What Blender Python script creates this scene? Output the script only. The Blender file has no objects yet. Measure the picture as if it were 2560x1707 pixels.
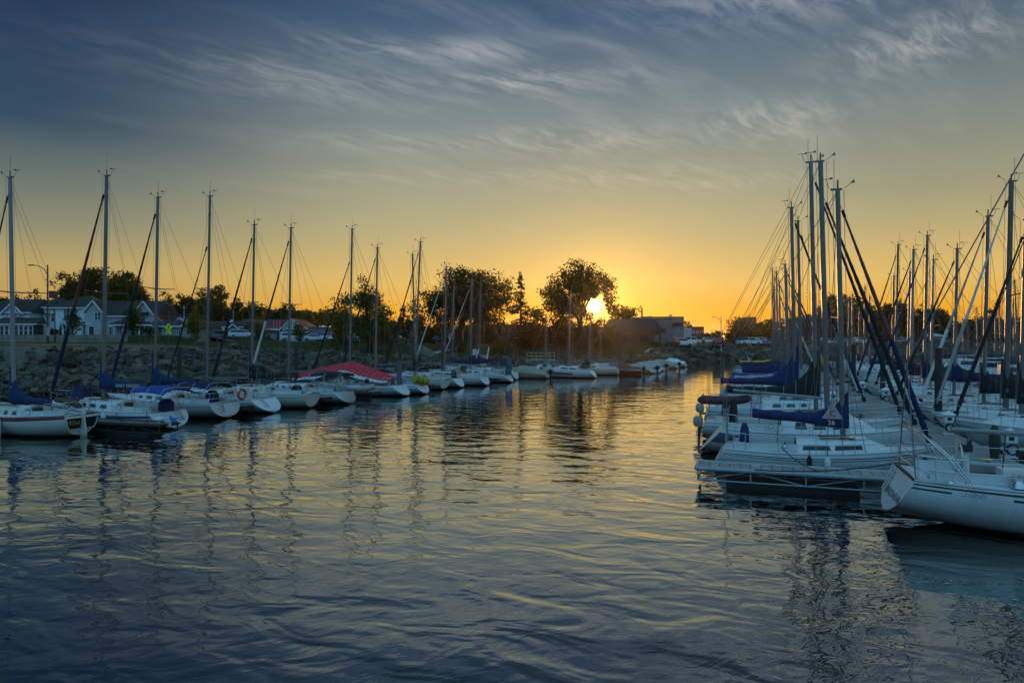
import bpy, math, random
import numpy as np
from mathutils import Vector, Matrix
# ---------------------------------------------------------------- camera, sky, sun, exposure
SC = bpy.context.scene
COL = SC.collection
R = math.radians
CAM_Z = 4.3
cam_d = bpy.data.cameras.new('camera'); cam = bpy.data.objects.new('camera', cam_d); COL.objects.link(cam)
cam.location = (0, 0, CAM_Z); cam.rotation_euler = (R(90), 0, 0)
cam_d.sensor_width = 36; cam_d.lens = 24.0; cam_d.shift_y = -5.5/2560
cam_d.clip_start = 0.1; cam_d.clip_end = 20000
SC.camera = cam
SC.view_settings.view_transform = 'Standard'; SC.view_settings.look = 'None'
SC.view_settings.exposure = 0.0; SC.view_settings.gamma = 1.0
SC.render.film_transparent = False
try:
    SC.cycles.max_bounces = 6; SC.cycles.diffuse_bounces = 2; SC.cycles.glossy_bounces = 4
    SC.cycles.transmission_bounces = 4; SC.cycles.transparent_max_bounces = 6
    SC.cycles.use_denoising = True; SC.cycles.sample_clamp_indirect = 4.0
    SC.cycles.caustics_reflective = False; SC.cycles.caustics_refractive = False
except Exception: pass
SUN_EL, SUN_AZ = R(2.75), R(6.9)
SUN_DIR = Vector((math.sin(SUN_AZ)*math.cos(SUN_EL), math.cos(SUN_AZ)*math.cos(SUN_EL), math.sin(SUN_EL)))
sun_d = bpy.data.lights.new('sun', 'SUN'); sun_d.energy = 2.6; sun_d.angle = R(0.5); sun_d.color = (1.0, 0.48, 0.16)
sun = bpy.data.objects.new('sun', sun_d); COL.objects.link(sun)
sun.rotation_euler = (-SUN_DIR).to_track_quat('-Z', 'Y').to_euler(); sun.location = (0, 0, 60)

def srgb(r, g, b, k=1.0):
    f = lambda c: (c/255/12.92 if c/255 <= 0.04045 else ((c/255+0.055)/1.055)**2.4)
    return (f(r)*k, f(g)*k, f(b)*k, 1.0)

class NT:
    """short hand for building node trees"""
    def __init__(s, tree): s.t = tree; s.n = tree.nodes; s.l = tree.links
    def put(s, sock, v):
        if isinstance(v, bpy.types.NodeSocket): s.l.new(v, sock)
        elif v is not None: sock.default_value = v
    def math(s, op, a, b=None, c=None, clamp=False):
        n = s.n.new('ShaderNodeMath'); n.operation = op; n.use_clamp = clamp
        s.put(n.inputs[0], a); s.put(n.inputs[1], b); s.put(n.inputs[2], c); return n.outputs[0]
    def vmath(s, op, a, b=None, scale=None):
        n = s.n.new('ShaderNodeVectorMath'); n.operation = op
        s.put(n.inputs[0], a); s.put(n.inputs[1], b)
        if scale is not None: s.put(n.inputs['Scale'], scale)
        return n.outputs['Value'] if op in ('DOT_PRODUCT', 'LENGTH') else n.outputs[0]
    def ramp(s, f, stops, interp='LINEAR'):
        n = s.n.new('ShaderNodeValToRGB'); e = n.color_ramp.elements; n.color_ramp.interpolation = interp
        while len(e) < len(stops): e.new(0.5)
        for i, (p, c) in enumerate(stops):
            e[i].position = p; e[i].color = c if len(c) == 4 else (*c, 1)
        s.put(n.inputs[0], f); return n.outputs[0]
    def mix(s, f, a, b, mode='MIX'):
        n = s.n.new('ShaderNodeMix'); n.data_type = 'RGBA'; n.blend_type = mode
        s.put(n.inputs[0], f); s.put(n.inputs[6], a); s.put(n.inputs[7], b); return n.outputs[2]
    def smooth(s, v, a, b):
        n = s.n.new('ShaderNodeMapRange'); n.interpolation_type = 'SMOOTHSTEP'
        s.put(n.inputs[0], v); n.inputs[1].default_value = a; n.inputs[2].default_value = b; return n.outputs[0]
    def noise(s, vec, scale, detail=4, rough=0.5, dist=0.0, dim='3D'):
        n = s.n.new('ShaderNodeTexNoise'); n.noise_dimensions = dim
        s.put(n.inputs['Vector'], vec); n.inputs['Scale'].default_value = scale; n.inputs['Detail'].default_value = detail
        n.inputs['Roughness'].default_value = rough; n.inputs['Distortion'].default_value = dist; return n.outputs[0]
    def comb(s, x, y, z=0.0):
        n = s.n.new('ShaderNodeCombineXYZ'); s.put(n.inputs[0], x); s.put(n.inputs[1], y); s.put(n.inputs[2], z); return n.outputs[0]
    def sep(s, v):
        n = s.n.new('ShaderNodeSeparateXYZ'); s.put(n.inputs[0], v); return n.outputs

GLOW = .72
def build_world():
    w = bpy.data.worlds.new('World'); SC.world = w; w.use_nodes = True
    T = NT(w.node_tree); T.n.clear()
    out = T.n.new('ShaderNodeOutputWorld'); bg = T.n.new('ShaderNodeBackground')
    d = T.n.new('ShaderNodeTexCoord').outputs['Generated']
    d = T.vmath('NORMALIZE', d)
    x, y, z = T.sep(d)
    zc = T.math('MAXIMUM', z, 0.0)
    g = lambda *c: srgb(*c)
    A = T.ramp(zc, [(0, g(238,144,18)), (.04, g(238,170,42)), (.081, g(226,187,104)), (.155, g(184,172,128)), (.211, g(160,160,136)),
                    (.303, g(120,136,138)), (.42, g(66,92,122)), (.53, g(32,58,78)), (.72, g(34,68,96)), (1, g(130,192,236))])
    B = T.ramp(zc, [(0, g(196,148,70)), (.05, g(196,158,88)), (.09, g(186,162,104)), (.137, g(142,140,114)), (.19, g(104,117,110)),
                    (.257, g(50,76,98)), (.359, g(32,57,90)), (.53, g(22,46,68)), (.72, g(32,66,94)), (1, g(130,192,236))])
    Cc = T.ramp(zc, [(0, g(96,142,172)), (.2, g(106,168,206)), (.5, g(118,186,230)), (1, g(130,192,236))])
    hl = T.math('SQRT', T.math('ADD', T.math('MULTIPLY', x, x), T.math('MULTIPLY', y, y)))
    ax = T.math('DIVIDE', x, T.math('MAXIMUM', hl, 0.001))
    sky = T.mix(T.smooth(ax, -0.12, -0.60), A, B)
    sky = T.vmath('SCALE', sky, scale=T.math('SUBTRACT', 1.0, T.math('MULTIPLY', T.math('MULTIPLY', T.smooth(ax, .28, .56), T.smooth(z, .08, .2)), .14)))
    # the side of the sky away from the sun, blue and even
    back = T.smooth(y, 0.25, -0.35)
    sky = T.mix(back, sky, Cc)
    # thin high cloud, streaks drawn out along one wind direction
    k = T.math('DIVIDE', 1.0, T.math('ADD', zc, 0.10))
    px, py = T.math('MULTIPLY', x, k), T.math('MULTIPLY', y, k)
    th = R(52)
    al = T.math('ADD', T.math('MULTIPLY', px, math.sin(th)), T.math('MULTIPLY', py, math.cos(th)))
    ac = T.math('SUBTRACT', T.math('MULTIPLY', px, math.cos(th)), T.math('MULTIPLY', py, math.sin(th)))
    wob = T.noise(T.comb(px, py, 0.3), 0.9, 3)
    ac2 = T.math('ADD', ac, T.math('MULTIPLY', wob, 0.45))
    n1 = T.noise(T.comb(T.math('MULTIPLY', al, 0.42), T.math('MULTIPLY', ac2, 1.9), 1.7), 2.2, 10, 0.64, 0.2)
    n2 = T.noise(T.comb(T.math('MULTIPLY', al, 0.30), T.math('MULTIPLY', ac2, 0.55), 5.1), 1.0, 4, 0.5)
    n3 = T.noise(T.comb(T.math('MULTIPLY', al, 1.6), T.math('MULTIPLY', ac2, 5.2), 9.3), 3.9, 10, 0.68, 0.35)
    streak = T.math('MULTIPLY', T.smooth(n1, 0.47, 0.80), T.smooth(n2, 0.34, 0.62))
    def patch(az, el, sa, se):           # where the denser wisps hang, a soft window on the sky by bearing and height
        a = T.math('DIVIDE', T.math('SUBTRACT', T.math('ARCTAN2', x, y), R(az)), R(sa))
        e = T.math('DIVIDE', T.math('SUBTRACT', T.math('ARCSINE', z), R(el)), R(se))
        q = T.math('ADD', T.math('MULTIPLY', a, a), T.math('MULTIPLY', e, e))
        return T.math('EXPONENT', T.math('MULTIPLY', q, -1.0))
    pat = patch(-3.4, 22.7, 4.6, 1.15)
    for a in ((-11.5, 22.6, 6, .9), (.5, 20.6, 10, 1.0), (24, 26.5, 13, 3.2), (31, 20.5, 6, 1.8), (-19, 20.0, 13, 1.8), (5, 16, 11, 1.2), (20, 16.5, 6, 1.6), (-9, 15.8, 8, .9), (7, 13.2, 12, 1.0), (-10, 13.0, 9, .7), (17, 12.4, 8, .8)):
        pat = T.math('MAXIMUM', pat, patch(*a))
    wisp = T.math('MULTIPLY', pat, T.smooth(n3, 0.36, 0.72))
    puff = T.math('MULTIPLY', patch(-3.2, 22.8, 4.2, .95), T.smooth(n3, 0.26, 0.58)); wisp = T.math('MAXIMUM', wisp, puff)
    veil = T.math('MULTIPLY', T.smooth(T.noise(T.comb(T.math('MULTIPLY', al, .5), T.math('MULTIPLY', ac2, .9), 2.2), .8, 5, .55), .40, .75), 0.07)
    rightw = T.math('ADD', 0.22, T.math('MULTIPLY', T.smooth(ax, -.56, .1), 0.78))
    cl = T.math('ADD', T.math('ADD', T.math('MULTIPLY', streak, 0.34), T.math('MULTIPLY', wisp, 0.72)), veil)
    cl = T.math('MULTIPLY', T.math('MULTIPLY', cl, rightw), T.smooth(z, 0.03, 0.24), clamp=True)
    cl = T.math('MULTIPLY', cl, T.math('SUBTRACT', 1.0, T.math('MULTIPLY', back, .6)))
    ccol = T.ramp(zc, [(0, g(240,180,90)), (.12, g(226,186,124)), (.22, g(190,180,156)), (.34, g(182,184,182)), (.5, g(180,186,194))])
    sky = T.mix(cl, sky, ccol)
    # glow about the sun, and its disc
    ca = T.vmath('DOT_PRODUCT', d, tuple(SUN_DIR))
    ang = T.math('MULTIPLY', T.math('ARCCOSINE', T.math('MINIMUM', ca, 1.0)), 180/math.pi)
    def glow(width, col, amp):
        f = T.math('MULTIPLY', T.math('EXPONENT', T.math('DIVIDE', ang, -width)), amp)
        return T.vmath('SCALE', col[:3], scale=f)
    tot = T.vmath('ADD', sky, glow(3.8, (1.0, .47, .03), GLOW))
    tot = T.vmath('ADD', tot, glow(1.1, (1.0, .72, .20), 1.3))
    tot = T.vmath('ADD', tot, glow(.26, (1.0, .82, .45), 7.0))
    disc = T.math('MULTIPLY', T.smooth(ang, 0.62, 0.1), 7.0)
    tot = T.vmath('ADD', tot, T.vmath('SCALE', (1.0, .84, .5), scale=disc))
    nish = T.n.new('ShaderNodeTexSky'); nish.sky_type = 'NISHITA'; nish.sun_disc = False
    nish.sun_elevation = SUN_EL; nish.sun_rotation = SUN_AZ
    tot = T.vmath('ADD', tot, T.vmath('SCALE', nish.outputs[0], scale=0.0015))
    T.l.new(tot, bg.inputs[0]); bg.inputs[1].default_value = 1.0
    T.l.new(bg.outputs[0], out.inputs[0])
build_world()
def PX(px, Y): return (px-1280)/1707*Y            # surveyed bearing -> metres east at distance Y
def PZ(py, Y): return CAM_Z-(py-848)/1707*Y       # surveyed height angle -> metres above water
# ---------------------------------------------------------------- mesh helpers
class MB:
    """collects shapes; build() links them as ONE mesh object"""
    def __init__(s): s.v = []; s.f = []; s.m = []; s.sm = []
    def add(s, vs, fs, m=0, smooth=False):
        o = len(s.v); s.v += [tuple(p) for p in vs]
        for f in fs: s.f.append(tuple(o+i for i in f)); s.m.append(m); s.sm.append(smooth)
        return s
    def box(s, c, size, m=0, rz=0.0, taper=1.0):
        x, y, z = size[0]/2, size[1]/2, size[2]/2; ca, sa = math.cos(rz), math.sin(rz); vs = []
        for k in (-1, 1):
            t = taper if k == 1 else 1
            for (a, b) in ((-x, -y), (x, -y), (x, y), (-x, y)):
                a, b = a*t, b*t
                vs.append((c[0]+a*ca-b*sa, c[1]+a*sa+b*ca, c[2]+k*z))
        return s.add(vs, [(0, 3, 2, 1), (4, 5, 6, 7), (0, 1, 5, 4), (1, 2, 6, 5), (2, 3, 7, 6), (3, 0, 4, 7)], m)
    def beam(s, p0, p1, w, h, m=0):
        """box-section bar from p0 to p1"""
        p0, p1 = Vector(p0), Vector(p1); d = (p1-p0).normalized()
        up = Vector((0, 0, 1)) if abs(d.z) < .95 else Vector((1, 0, 0))
        a = d.cross(up).normalized()*w/2; b = a.cross(d).normalized()*h/2
        vs = [p+q for p in (p0, p1) for q in (-a-b, a-b, a+b, -a+b)]
        return s.add(vs, [(0, 1, 2, 3), (7, 6, 5, 4), (0, 4, 5, 1), (1, 5, 6, 2), (2, 6, 7, 3), (3, 7, 4, 0)], m)
    def tube(s, pts, r, n=6, m=0, cap=True, oval=1.0):
        """tube along points; r a number or a list of radii"""
        pts = [Vector(p) for p in pts]
        rs = r if isinstance(r, (list, tuple)) else [r]*len(pts)
        rings = []; prev = None
        for i, p in enumerate(pts):
            d = (pts[min(i+1, len(pts)-1)]-pts[max(i-1, 0)])
            d = d.normalized() if d.length > 1e-9 else Vector((0, 0, 1))
            if prev is None:
                up = Vector((0, 0, 1)) if abs(d.z) < .9 else Vector((1, 0, 0))
                a = d.cross(up).normalized()
            else:
                a = (prev-d*prev.dot(d)); a = a.normalized() if a.length > 1e-6 else d.orthogonal().normalized()
            prev = a; b = d.cross(a)
            rings.append([p+(a*math.cos(2*math.pi*k/n)+b*math.sin(2*math.pi*k/n)*oval)*rs[i] for k in range(n)])
        return s.loft(rings, m, cap, True)
    def loft(s, rings, m=0, cap=True, smooth=True, closed=True):
        n = len(rings[0]); vs = [p for r in rings for p in r]; fs = []
        for i in range(len(rings)-1):
            for k in range(n if closed else n-1):
                k2 = (k+1) % n
                fs.append((i*n+k, i*n+k2, (i+1)*n+k2, (i+1)*n+k))
        s.add(vs, fs, m, smooth)
        if cap and closed:
            s.add(rings[0], [tuple(range(n))[::-1]], m); s.add(rings[-1], [tuple(range(n))], m)
        return s
    def grid(s, rows, m=0, smooth=True):
        return s.loft(rows, m, False, smooth, False)
    def quad(s, a, b, c, d, m=0): return s.add([a, b, c, d], [(0, 1, 2, 3)], m)
    def slab(s, pts, off, m=0):
        """polygon given thickness by the vector off"""
        n = len(pts); off = Vector(off); P = [Vector(p) for p in pts]; Q = [p+off for p in P]
        return s.add(P+Q, [tuple(range(n))[::-1], tuple(range(n, 2*n))]+[(i, (i+1) % n, n+(i+1) % n, n+i) for i in range(n)], m)
    def ball(s, c, r, m=0, nu=8, nv=6):
        rx, ry, rz = r if isinstance(r, (tuple, list)) else (r, r, r); rings = []
        for j in range(nv+1):
            t = math.pi*j/nv; st = max(math.sin(t), 1e-3)
            rings.append([(c[0]+rx*st*math.cos(2*math.pi*k/nu), c[1]+ry*st*math.sin(2*math.pi*k/nu), c[2]-rz*math.cos(t)) for k in range(nu)])
        return s.loft(rings, m, True, True)
    def torus(s, c, Rr, r, axis='y', m=0, n=14, k=6, a0=0, a1=2*math.pi):
        pts = []
        for i in range(n+1):
            a = a0+(a1-a0)*i/n; u, v = Rr*math.cos(a), Rr*math.sin(a)
            pts.append({'y': (c[0]+u, c[1], c[2]+v), 'x': (c[0], c[1]+u, c[2]+v), 'z': (c[0]+u, c[1]+v, c[2])}[axis])
        return s.tube(pts, r, k, m, cap=abs(a1-a0) < 6.2)
    def text(s, body, size, place, m=0, ext=0.004, align='CENTER', shear=0.0):
        """lettering as mesh; place maps (x, y, depth) of the flat letters to a point"""
        cu = bpy.data.curves.new('t', 'FONT'); cu.body = body; cu.size = size; cu.align_x = align; cu.extrude = 0; cu.shear = shear
        cu.resolution_u = 3
        ob = bpy.data.objects.new('t', cu); COL.objects.link(ob)
        dg = bpy.context.evaluated_depsgraph_get(); me = bpy.data.meshes.new_from_object(ob.evaluated_get(dg))
        vs = [place(v.co.x, v.co.y, 0) for v in me.vertices]
        s.add(vs, [tuple(p.vertices) for p in me.polygons], m)
        bpy.data.objects.remove(ob); bpy.data.curves.remove(cu); bpy.data.meshes.remove(me)
        return s
    def build(s, name, mats, parent=None):
        me = bpy.data.meshes.new(name); me.from_pydata(s.v, [], s.f)
        for mt in (mats if isinstance(mats, (list, tuple)) else [mats]): me.materials.append(mt)
        me.polygons.foreach_set('material_index', s.m); me.polygons.foreach_set('use_smooth', s.sm); me.update()
        o = bpy.data.objects.new(name, me); COL.objects.link(o)
        if parent is not None: o.parent = parent
        return o
def tag(o, label, cat, group=None):
    o['label'] = label; o['category'] = cat
    if group: o['group'] = group
    return o
def thing(name, label, cat, loc, rz=0.0, group=None):
    o = bpy.data.objects.new(name, None); COL.objects.link(o); o.location = loc; o.rotation_euler = (0, 0, rz); o.empty_display_size = .3
    return tag(o, label, cat, group)
def struct(o): o['kind'] = 'structure'; return o
def stuff(o, label, cat): o['kind'] = 'stuff'; o['label'] = label; o['category'] = cat; return o
def dup(root, loc, rz, label, group=None):
    r = root.copy(); COL.objects.link(r); r.location = loc; r.rotation_euler = (0, 0, rz); r['label'] = label
    if group: r['group'] = group
    for ch in list(root.children):
        c = ch.copy(); COL.objects.link(c); c.parent = r
        for g in list(ch.children):
            e = g.copy(); COL.objects.link(e); e.parent = c
    return r

# ---------------------------------------------------------------- materials
_M = {}
def mat(name, col, rough=0.6, metal=0.0, var=0.18, scale=6.0, bump=0.0, spec=0.5, trans=0.0, var2=None, coat=0.0):
    if name in _M: return _M[name]
    m = bpy.data.materials.new(name); m.use_nodes = True; T = NT(m.node_tree); T.n.clear()
    out = T.n.new('ShaderNodeOutputMaterial'); b = T.n.new('ShaderNodeBsdfPrincipled')
    co = T.n.new('ShaderNodeTexCoord').outputs['Object']
    nz = T.noise(co, scale, 5, 0.6)
    c2 = var2 if var2 else tuple(c*(1-var) for c in col[:3])
    c1 = tuple(min(1, c*(1+var*.6)) for c in col[:3]) if not var2 else col
    T.l.new(T.ramp(nz, [(.32, (*c2[:3], 1)), (.68, (*c1[:3], 1))]), b.inputs['Base Color'])
    if 'gelcoat' in name:      # weed and scum along the waterline, faint rain streaks from the rail
        x, y, z = T.sep(co); base = b.inputs['Base Color'].links[0].from_socket
        st = T.noise(T.comb(T.math('MULTIPLY', x, 9.0), T.math('MULTIPLY', y, 2.0), T.math('MULTIPLY', z, .7)), 1.0, 4, .65)
        band = T.math('MULTIPLY', T.smooth(T.math('ADD', z, T.math('MULTIPLY', st, .16)), .32, .12), .75)
        c_ = T.mix(T.math('MULTIPLY', T.smooth(st, .50, .78), .30), base, (.30, .28, .22, 1)); T.l.new(T.mix(band, c_, (.10, .095, .05, 1)), b.inputs['Base Color'])
    b.inputs['Roughness'].default_value = rough; b.inputs['Metallic'].default_value = metal
    b.inputs['Specular IOR Level'].default_value = spec
    if coat: b.inputs['Coat Weight'].default_value = coat
    if bump:
        bn = T.n.new('ShaderNodeBump'); bn.inputs['Strength'].default_value = bump; bn.inputs['Distance'].default_value = .05
        T.l.new(T.noise(co, scale*3, 4, .6), bn.inputs['Height']); T.l.new(bn.outputs[0], b.inputs['Normal'])
    T.l.new(b.outputs[0], out.inputs[0]); _M[name] = m; return m
def leafmat(name, c1, c2, tr=(.10, .13, .02)):
    if name in _M: return _M[name]
    m = bpy.data.materials.new(name); m.use_nodes = True; T = NT(m.node_tree); T.n.clear()
    out = T.n.new('ShaderNodeOutputMaterial'); d = T.n.new('ShaderNodeBsdfDiffuse'); t = T.n.new('ShaderNodeBsdfTranslucent'); mx = T.n.new('ShaderNodeMixShader')
    co = T.n.new('ShaderNodeTexCoord').outputs['Object']
    T.l.new(T.ramp(T.noise(co, .55, 4, .7), [(.35, (*c1, 1)), (.65, (*c2, 1))]), d.inputs[0]); t.inputs[0].default_value = (*tr, 1)
    mx.inputs[0].default_value = .28; T.l.new(d.outputs[0], mx.inputs[1]); T.l.new(t.outputs[0], mx.inputs[2]); T.l.new(mx.outputs[0], out.inputs[0])
    _M[name] = m; return m
def glow(name, col, k):
    m = bpy.data.materials.new(name); m.use_nodes = True; T = NT(m.node_tree); T.n.clear()
    out = T.n.new('ShaderNodeOutputMaterial'); e = T.n.new('ShaderNodeEmission'); e.inputs[0].default_value = (*col, 1); e.inputs[1].default_value = k
    T.l.new(e.outputs[0], out.inputs[0]); return m
WHITE = mat('white gelcoat', (.74, .75, .74), .28, var=.07, scale=1.6)
CREAM = mat('cream gelcoat', (.66, .63, .54), .32, var=.07, scale=1.6)
GREYW = mat('greyed gelcoat', (.58, .58, .56), .38, var=.1, scale=1.6)
DECKW = mat('deck nonskid', (.66, .67, .66), .6, var=.1, scale=9, bump=.15)
ANTIF = mat('antifouling', (.03, .025, .025), .7)
NAVYS = mat('navy stripe', (.02, .03, .07), .35)
BLACKS = mat('black stripe', (.015, .015, .018), .35)
GREYS = mat('grey blue stripe', (.08, .12, .18), .4)
MAROON = mat('maroon trim', (.16, .03, .03), .5)
ALU = mat('mast aluminium', (.175, .165, .155), .42, .35, var=.1, scale=2)
WMAST = mat('mast painted white', (.26, .26, .26), .4, var=.08, scale=2)
DMAST = mat('mast bronze grey', (.15, .13, .11), .45, .2, var=.1, scale=2)
STEEL = mat('stainless tube', (.62, .62, .62), .22, .9, var=.08)
WIRE = mat('rigging wire', (.16, .16, .17), .5, .3)
ROPE = mat('dark rope', (.03, .03, .035), .9)
BLUEC = mat('royal blue canvas', (.007, .020, .098), .8, var=.25, scale=3, bump=.2)
NAVYC = mat('navy canvas', (.008, .014, .060), .85, var=.25, scale=3, bump=.2)
BRIGHTB = mat('bright blue canvas', (.010, .055, .28), .75, var=.2, scale=3, bump=.2)
BLACKC = mat('black canvas', (.012, .012, .014), .85, var=.2, scale=3, bump=.2)
GREYC = mat('grey canvas', (.36, .36, .34), .85, var=.12, scale=3, bump=.2)
TANC = mat('tan canvas', (.34, .29, .20), .85, var=.15, scale=3, bump=.2)
REDC = mat('red canvas', (.78, .045, .065), .75, var=.15, scale=3, bump=.15)
YELC = mat('yellow canvas', (.75, .42, .03), .8)
WHITEC = mat('white sailcloth', (.68, .68, .66), .8, var=.08, bump=.2)
GLASS = mat('dark glass', (.012, .014, .018), .08, spec=.6, var=.3)
WOOD = mat('varnished wood', (.12, .045, .02), .4, var=.3, scale=8)
BROWNW = mat('brown spar cover', (.11, .035, .03), .7, var=.25, scale=5)
TEAK = mat('dock boards', (.30, .27, .25), .85, var=.25, scale=5, bump=.2)
TIMBER = mat('pile timber', (.045, .035, .028), .9, var=.4, scale=6, bump=.4)
GALV = mat('galvanised steel', (.34, .36, .37), .5, .5, var=.15)
FLOATM = mat('black dock float', (.02, .02, .02), .7)
RUBBER = mat('rubber', (.015, .015, .016), .8)
PLASTW = mat('white plastic', (.72, .72, .71), .45, var=.06)
REDP = mat('red plastic', (.60, .08, .03), .5)
GOLD = mat('gold lettering', (.62, .40, .08), .45)
SKYBL = mat('sky blue lettering', (.03, .20, .62), .5)
BLK = mat('black lettering', (.012, .012, .012), .5)
WHT = mat('white lettering', (.75, .75, .75), .5)
PINKP = mat('pink patch', (.55, .35, .34), .7)

# ---------------------------------------------------------------- land and water
SHORE = [(-90, 20, 3.5, 9), (-45, 36, 3.4, 9), (-33, 51, 3.3, 8), (-29, 62, 3.35, 8), (-25, 74, 3.3, 8), (-19, 86, 2.6, 7), (-14, 95, 2.0, 7), (-4, 101, 1.7, 6),
         (8, 105, 1.5, 6), (20, 107, 1.3, 6), (28, 110, 1.6, 7), (33, 118, 2.5, 8), (37, 124, 2.8, 8), (60, 138, 2.8, 9), (95, 158, 2.9, 9), (150, 185, 3.0, 9), (260, 230, 3.0, 9), (420, 250, 3.0, 9)]
POLY = [(a, b) for a, b, _, _ in SHORE]+[(420, -400), (-420, -400), (-420, 0)]
def land_np(X, Y):
    X = np.asarray(X, float); Y = np.asarray(Y, float)
    best = np.full(X.shape, 1e9); hr = np.zeros(X.shape); wr = np.ones(X.shape)
    for (x0, y0, h0, w0), (x1, y1, h1, w1) in zip(SHORE[:-1], SHORE[1:]):
        dx, dy = x1-x0, y1-y0; L2 = dx*dx+dy*dy
        t = np.clip(((X-x0)*dx+(Y-y0)*dy)/L2, 0, 1)
        d = np.hypot(X-x0-t*dx, Y-y0-t*dy); k = d < best
        best = np.where(k, d, best); hr = np.where(k, h0+(h1-h0)*t, hr); wr = np.where(k, w0+(w1-w0)*t, wr)
    ins = np.zeros(X.shape, bool)
    for i in range(len(POLY)):
        x0, y0 = POLY[i]; x1, y1 = POLY[(i+1) % len(POLY)]
        c = (y0 > Y) != (y1 > Y)
        ins ^= c & (X < (x1-x0)*(Y-y0)/((y1-y0) if y1 != y0 else 1e-9)+x0)
    d = np.where(ins, -best, best)
    sm = lambda t: (lambda u: u*u*(3-2*u))(np.clip(t, 0, 1))
    zl = 3.25+0.6*sm((-22-X)/14)-0.0*Y
    z = np.where(d < 0, np.maximum(-2.2, d*0.55-.15), -.15+(hr+.15)*np.clip(d/wr, 0, 1)**.9)
    z = np.where(d > wr, hr+(zl-hr)*sm((d-wr)/26), z)
    z = z+sm((Y-95.4)/1.2)*sm((-50.5-X)/4)*1.0*(d > wr)      # the yard held up by the stone wall
    return z, d
def land(x, y): return float(land_np(np.array([x]), np.array([y]))[0][0])
def build_land():
    def axis(a, b, step, far0, far1, n):
        mid = np.arange(a, b+.01, step)
        lo = a-np.geomspace(step*2, a-far0, n)[::-1]; hi = b+np.geomspace(step*2, far1-b, n)
        return np.concatenate([lo, mid, hi])
    xs = axis(-110, 130, 1.4, -1500, 1500, 22); ys = axis(14, 190, 1.4, -1200, 1800, 22)
    XX, YY = np.meshgrid(xs, ys); Z, D = land_np(XX, YY)
    rng = np.random.default_rng(3)
    Z = Z+np.where(D > 9, rng.normal(0, .025, Z.shape), 0)
    n, mth = XX.shape
    V = np.stack([XX.ravel(), YY.ravel(), Z.ravel()], 1)
    i = np.arange(n-1)[:, None]*mth+np.arange(mth-1)[None, :]
    F = np.stack([i, i+1, i+1+mth, i+mth], -1).reshape(-1, 4)
    me = bpy.data.meshes.new('ground'); me.from_pydata(V.tolist(), [], F.tolist())
    m = bpy.data.materials.new('lawn and bank'); m.use_nodes = True; T = NT(m.node_tree); b = T.n['Principled BSDF']
    co = T.n.new('ShaderNodeTexCoord').outputs['Object']
    grass = T.ramp(T.noise(co, .35, 6, .7), [(.3, (.018, .028, .007, 1)), (.7, (.048, .056, .016, 1))])
    dry = T.ramp(T.noise(co, 1.2, 5, .7), [(.3, (.11, .075, .032, 1)), (.7, (.20, .145, .065, 1))])
    x, y, z = T.sep(co)
    isdry = T.math('MULTIPLY', T.smooth(x, -27, -33), T.smooth(y, 92, 78))       # the dry strip above the left bank
    earth = (.06, .05, .04, 1)
    c = T.mix(isdry, grass, dry); c = T.mix(T.smooth(z, 1.1, .4), c, earth)
    T.l.new(c, b.inputs['Base Color']); b.inputs['Roughness'].default_value = .95; b.inputs['Specular IOR Level'].default_value = .1
    bn = T.n.new('ShaderNodeBump'); bn.inputs['Distance'].default_value = .08; bn.inputs['Strength'].default_value = .6
    T.l.new(T.noise(co, 6, 5, .7), bn.inputs['Height']); T.l.new(bn.outputs[0], b.inputs['Normal'])
    me.materials.append(m)
    o = bpy.data.objects.new('ground', me); COL.objects.link(o); struct(o)
build_land()

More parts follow.
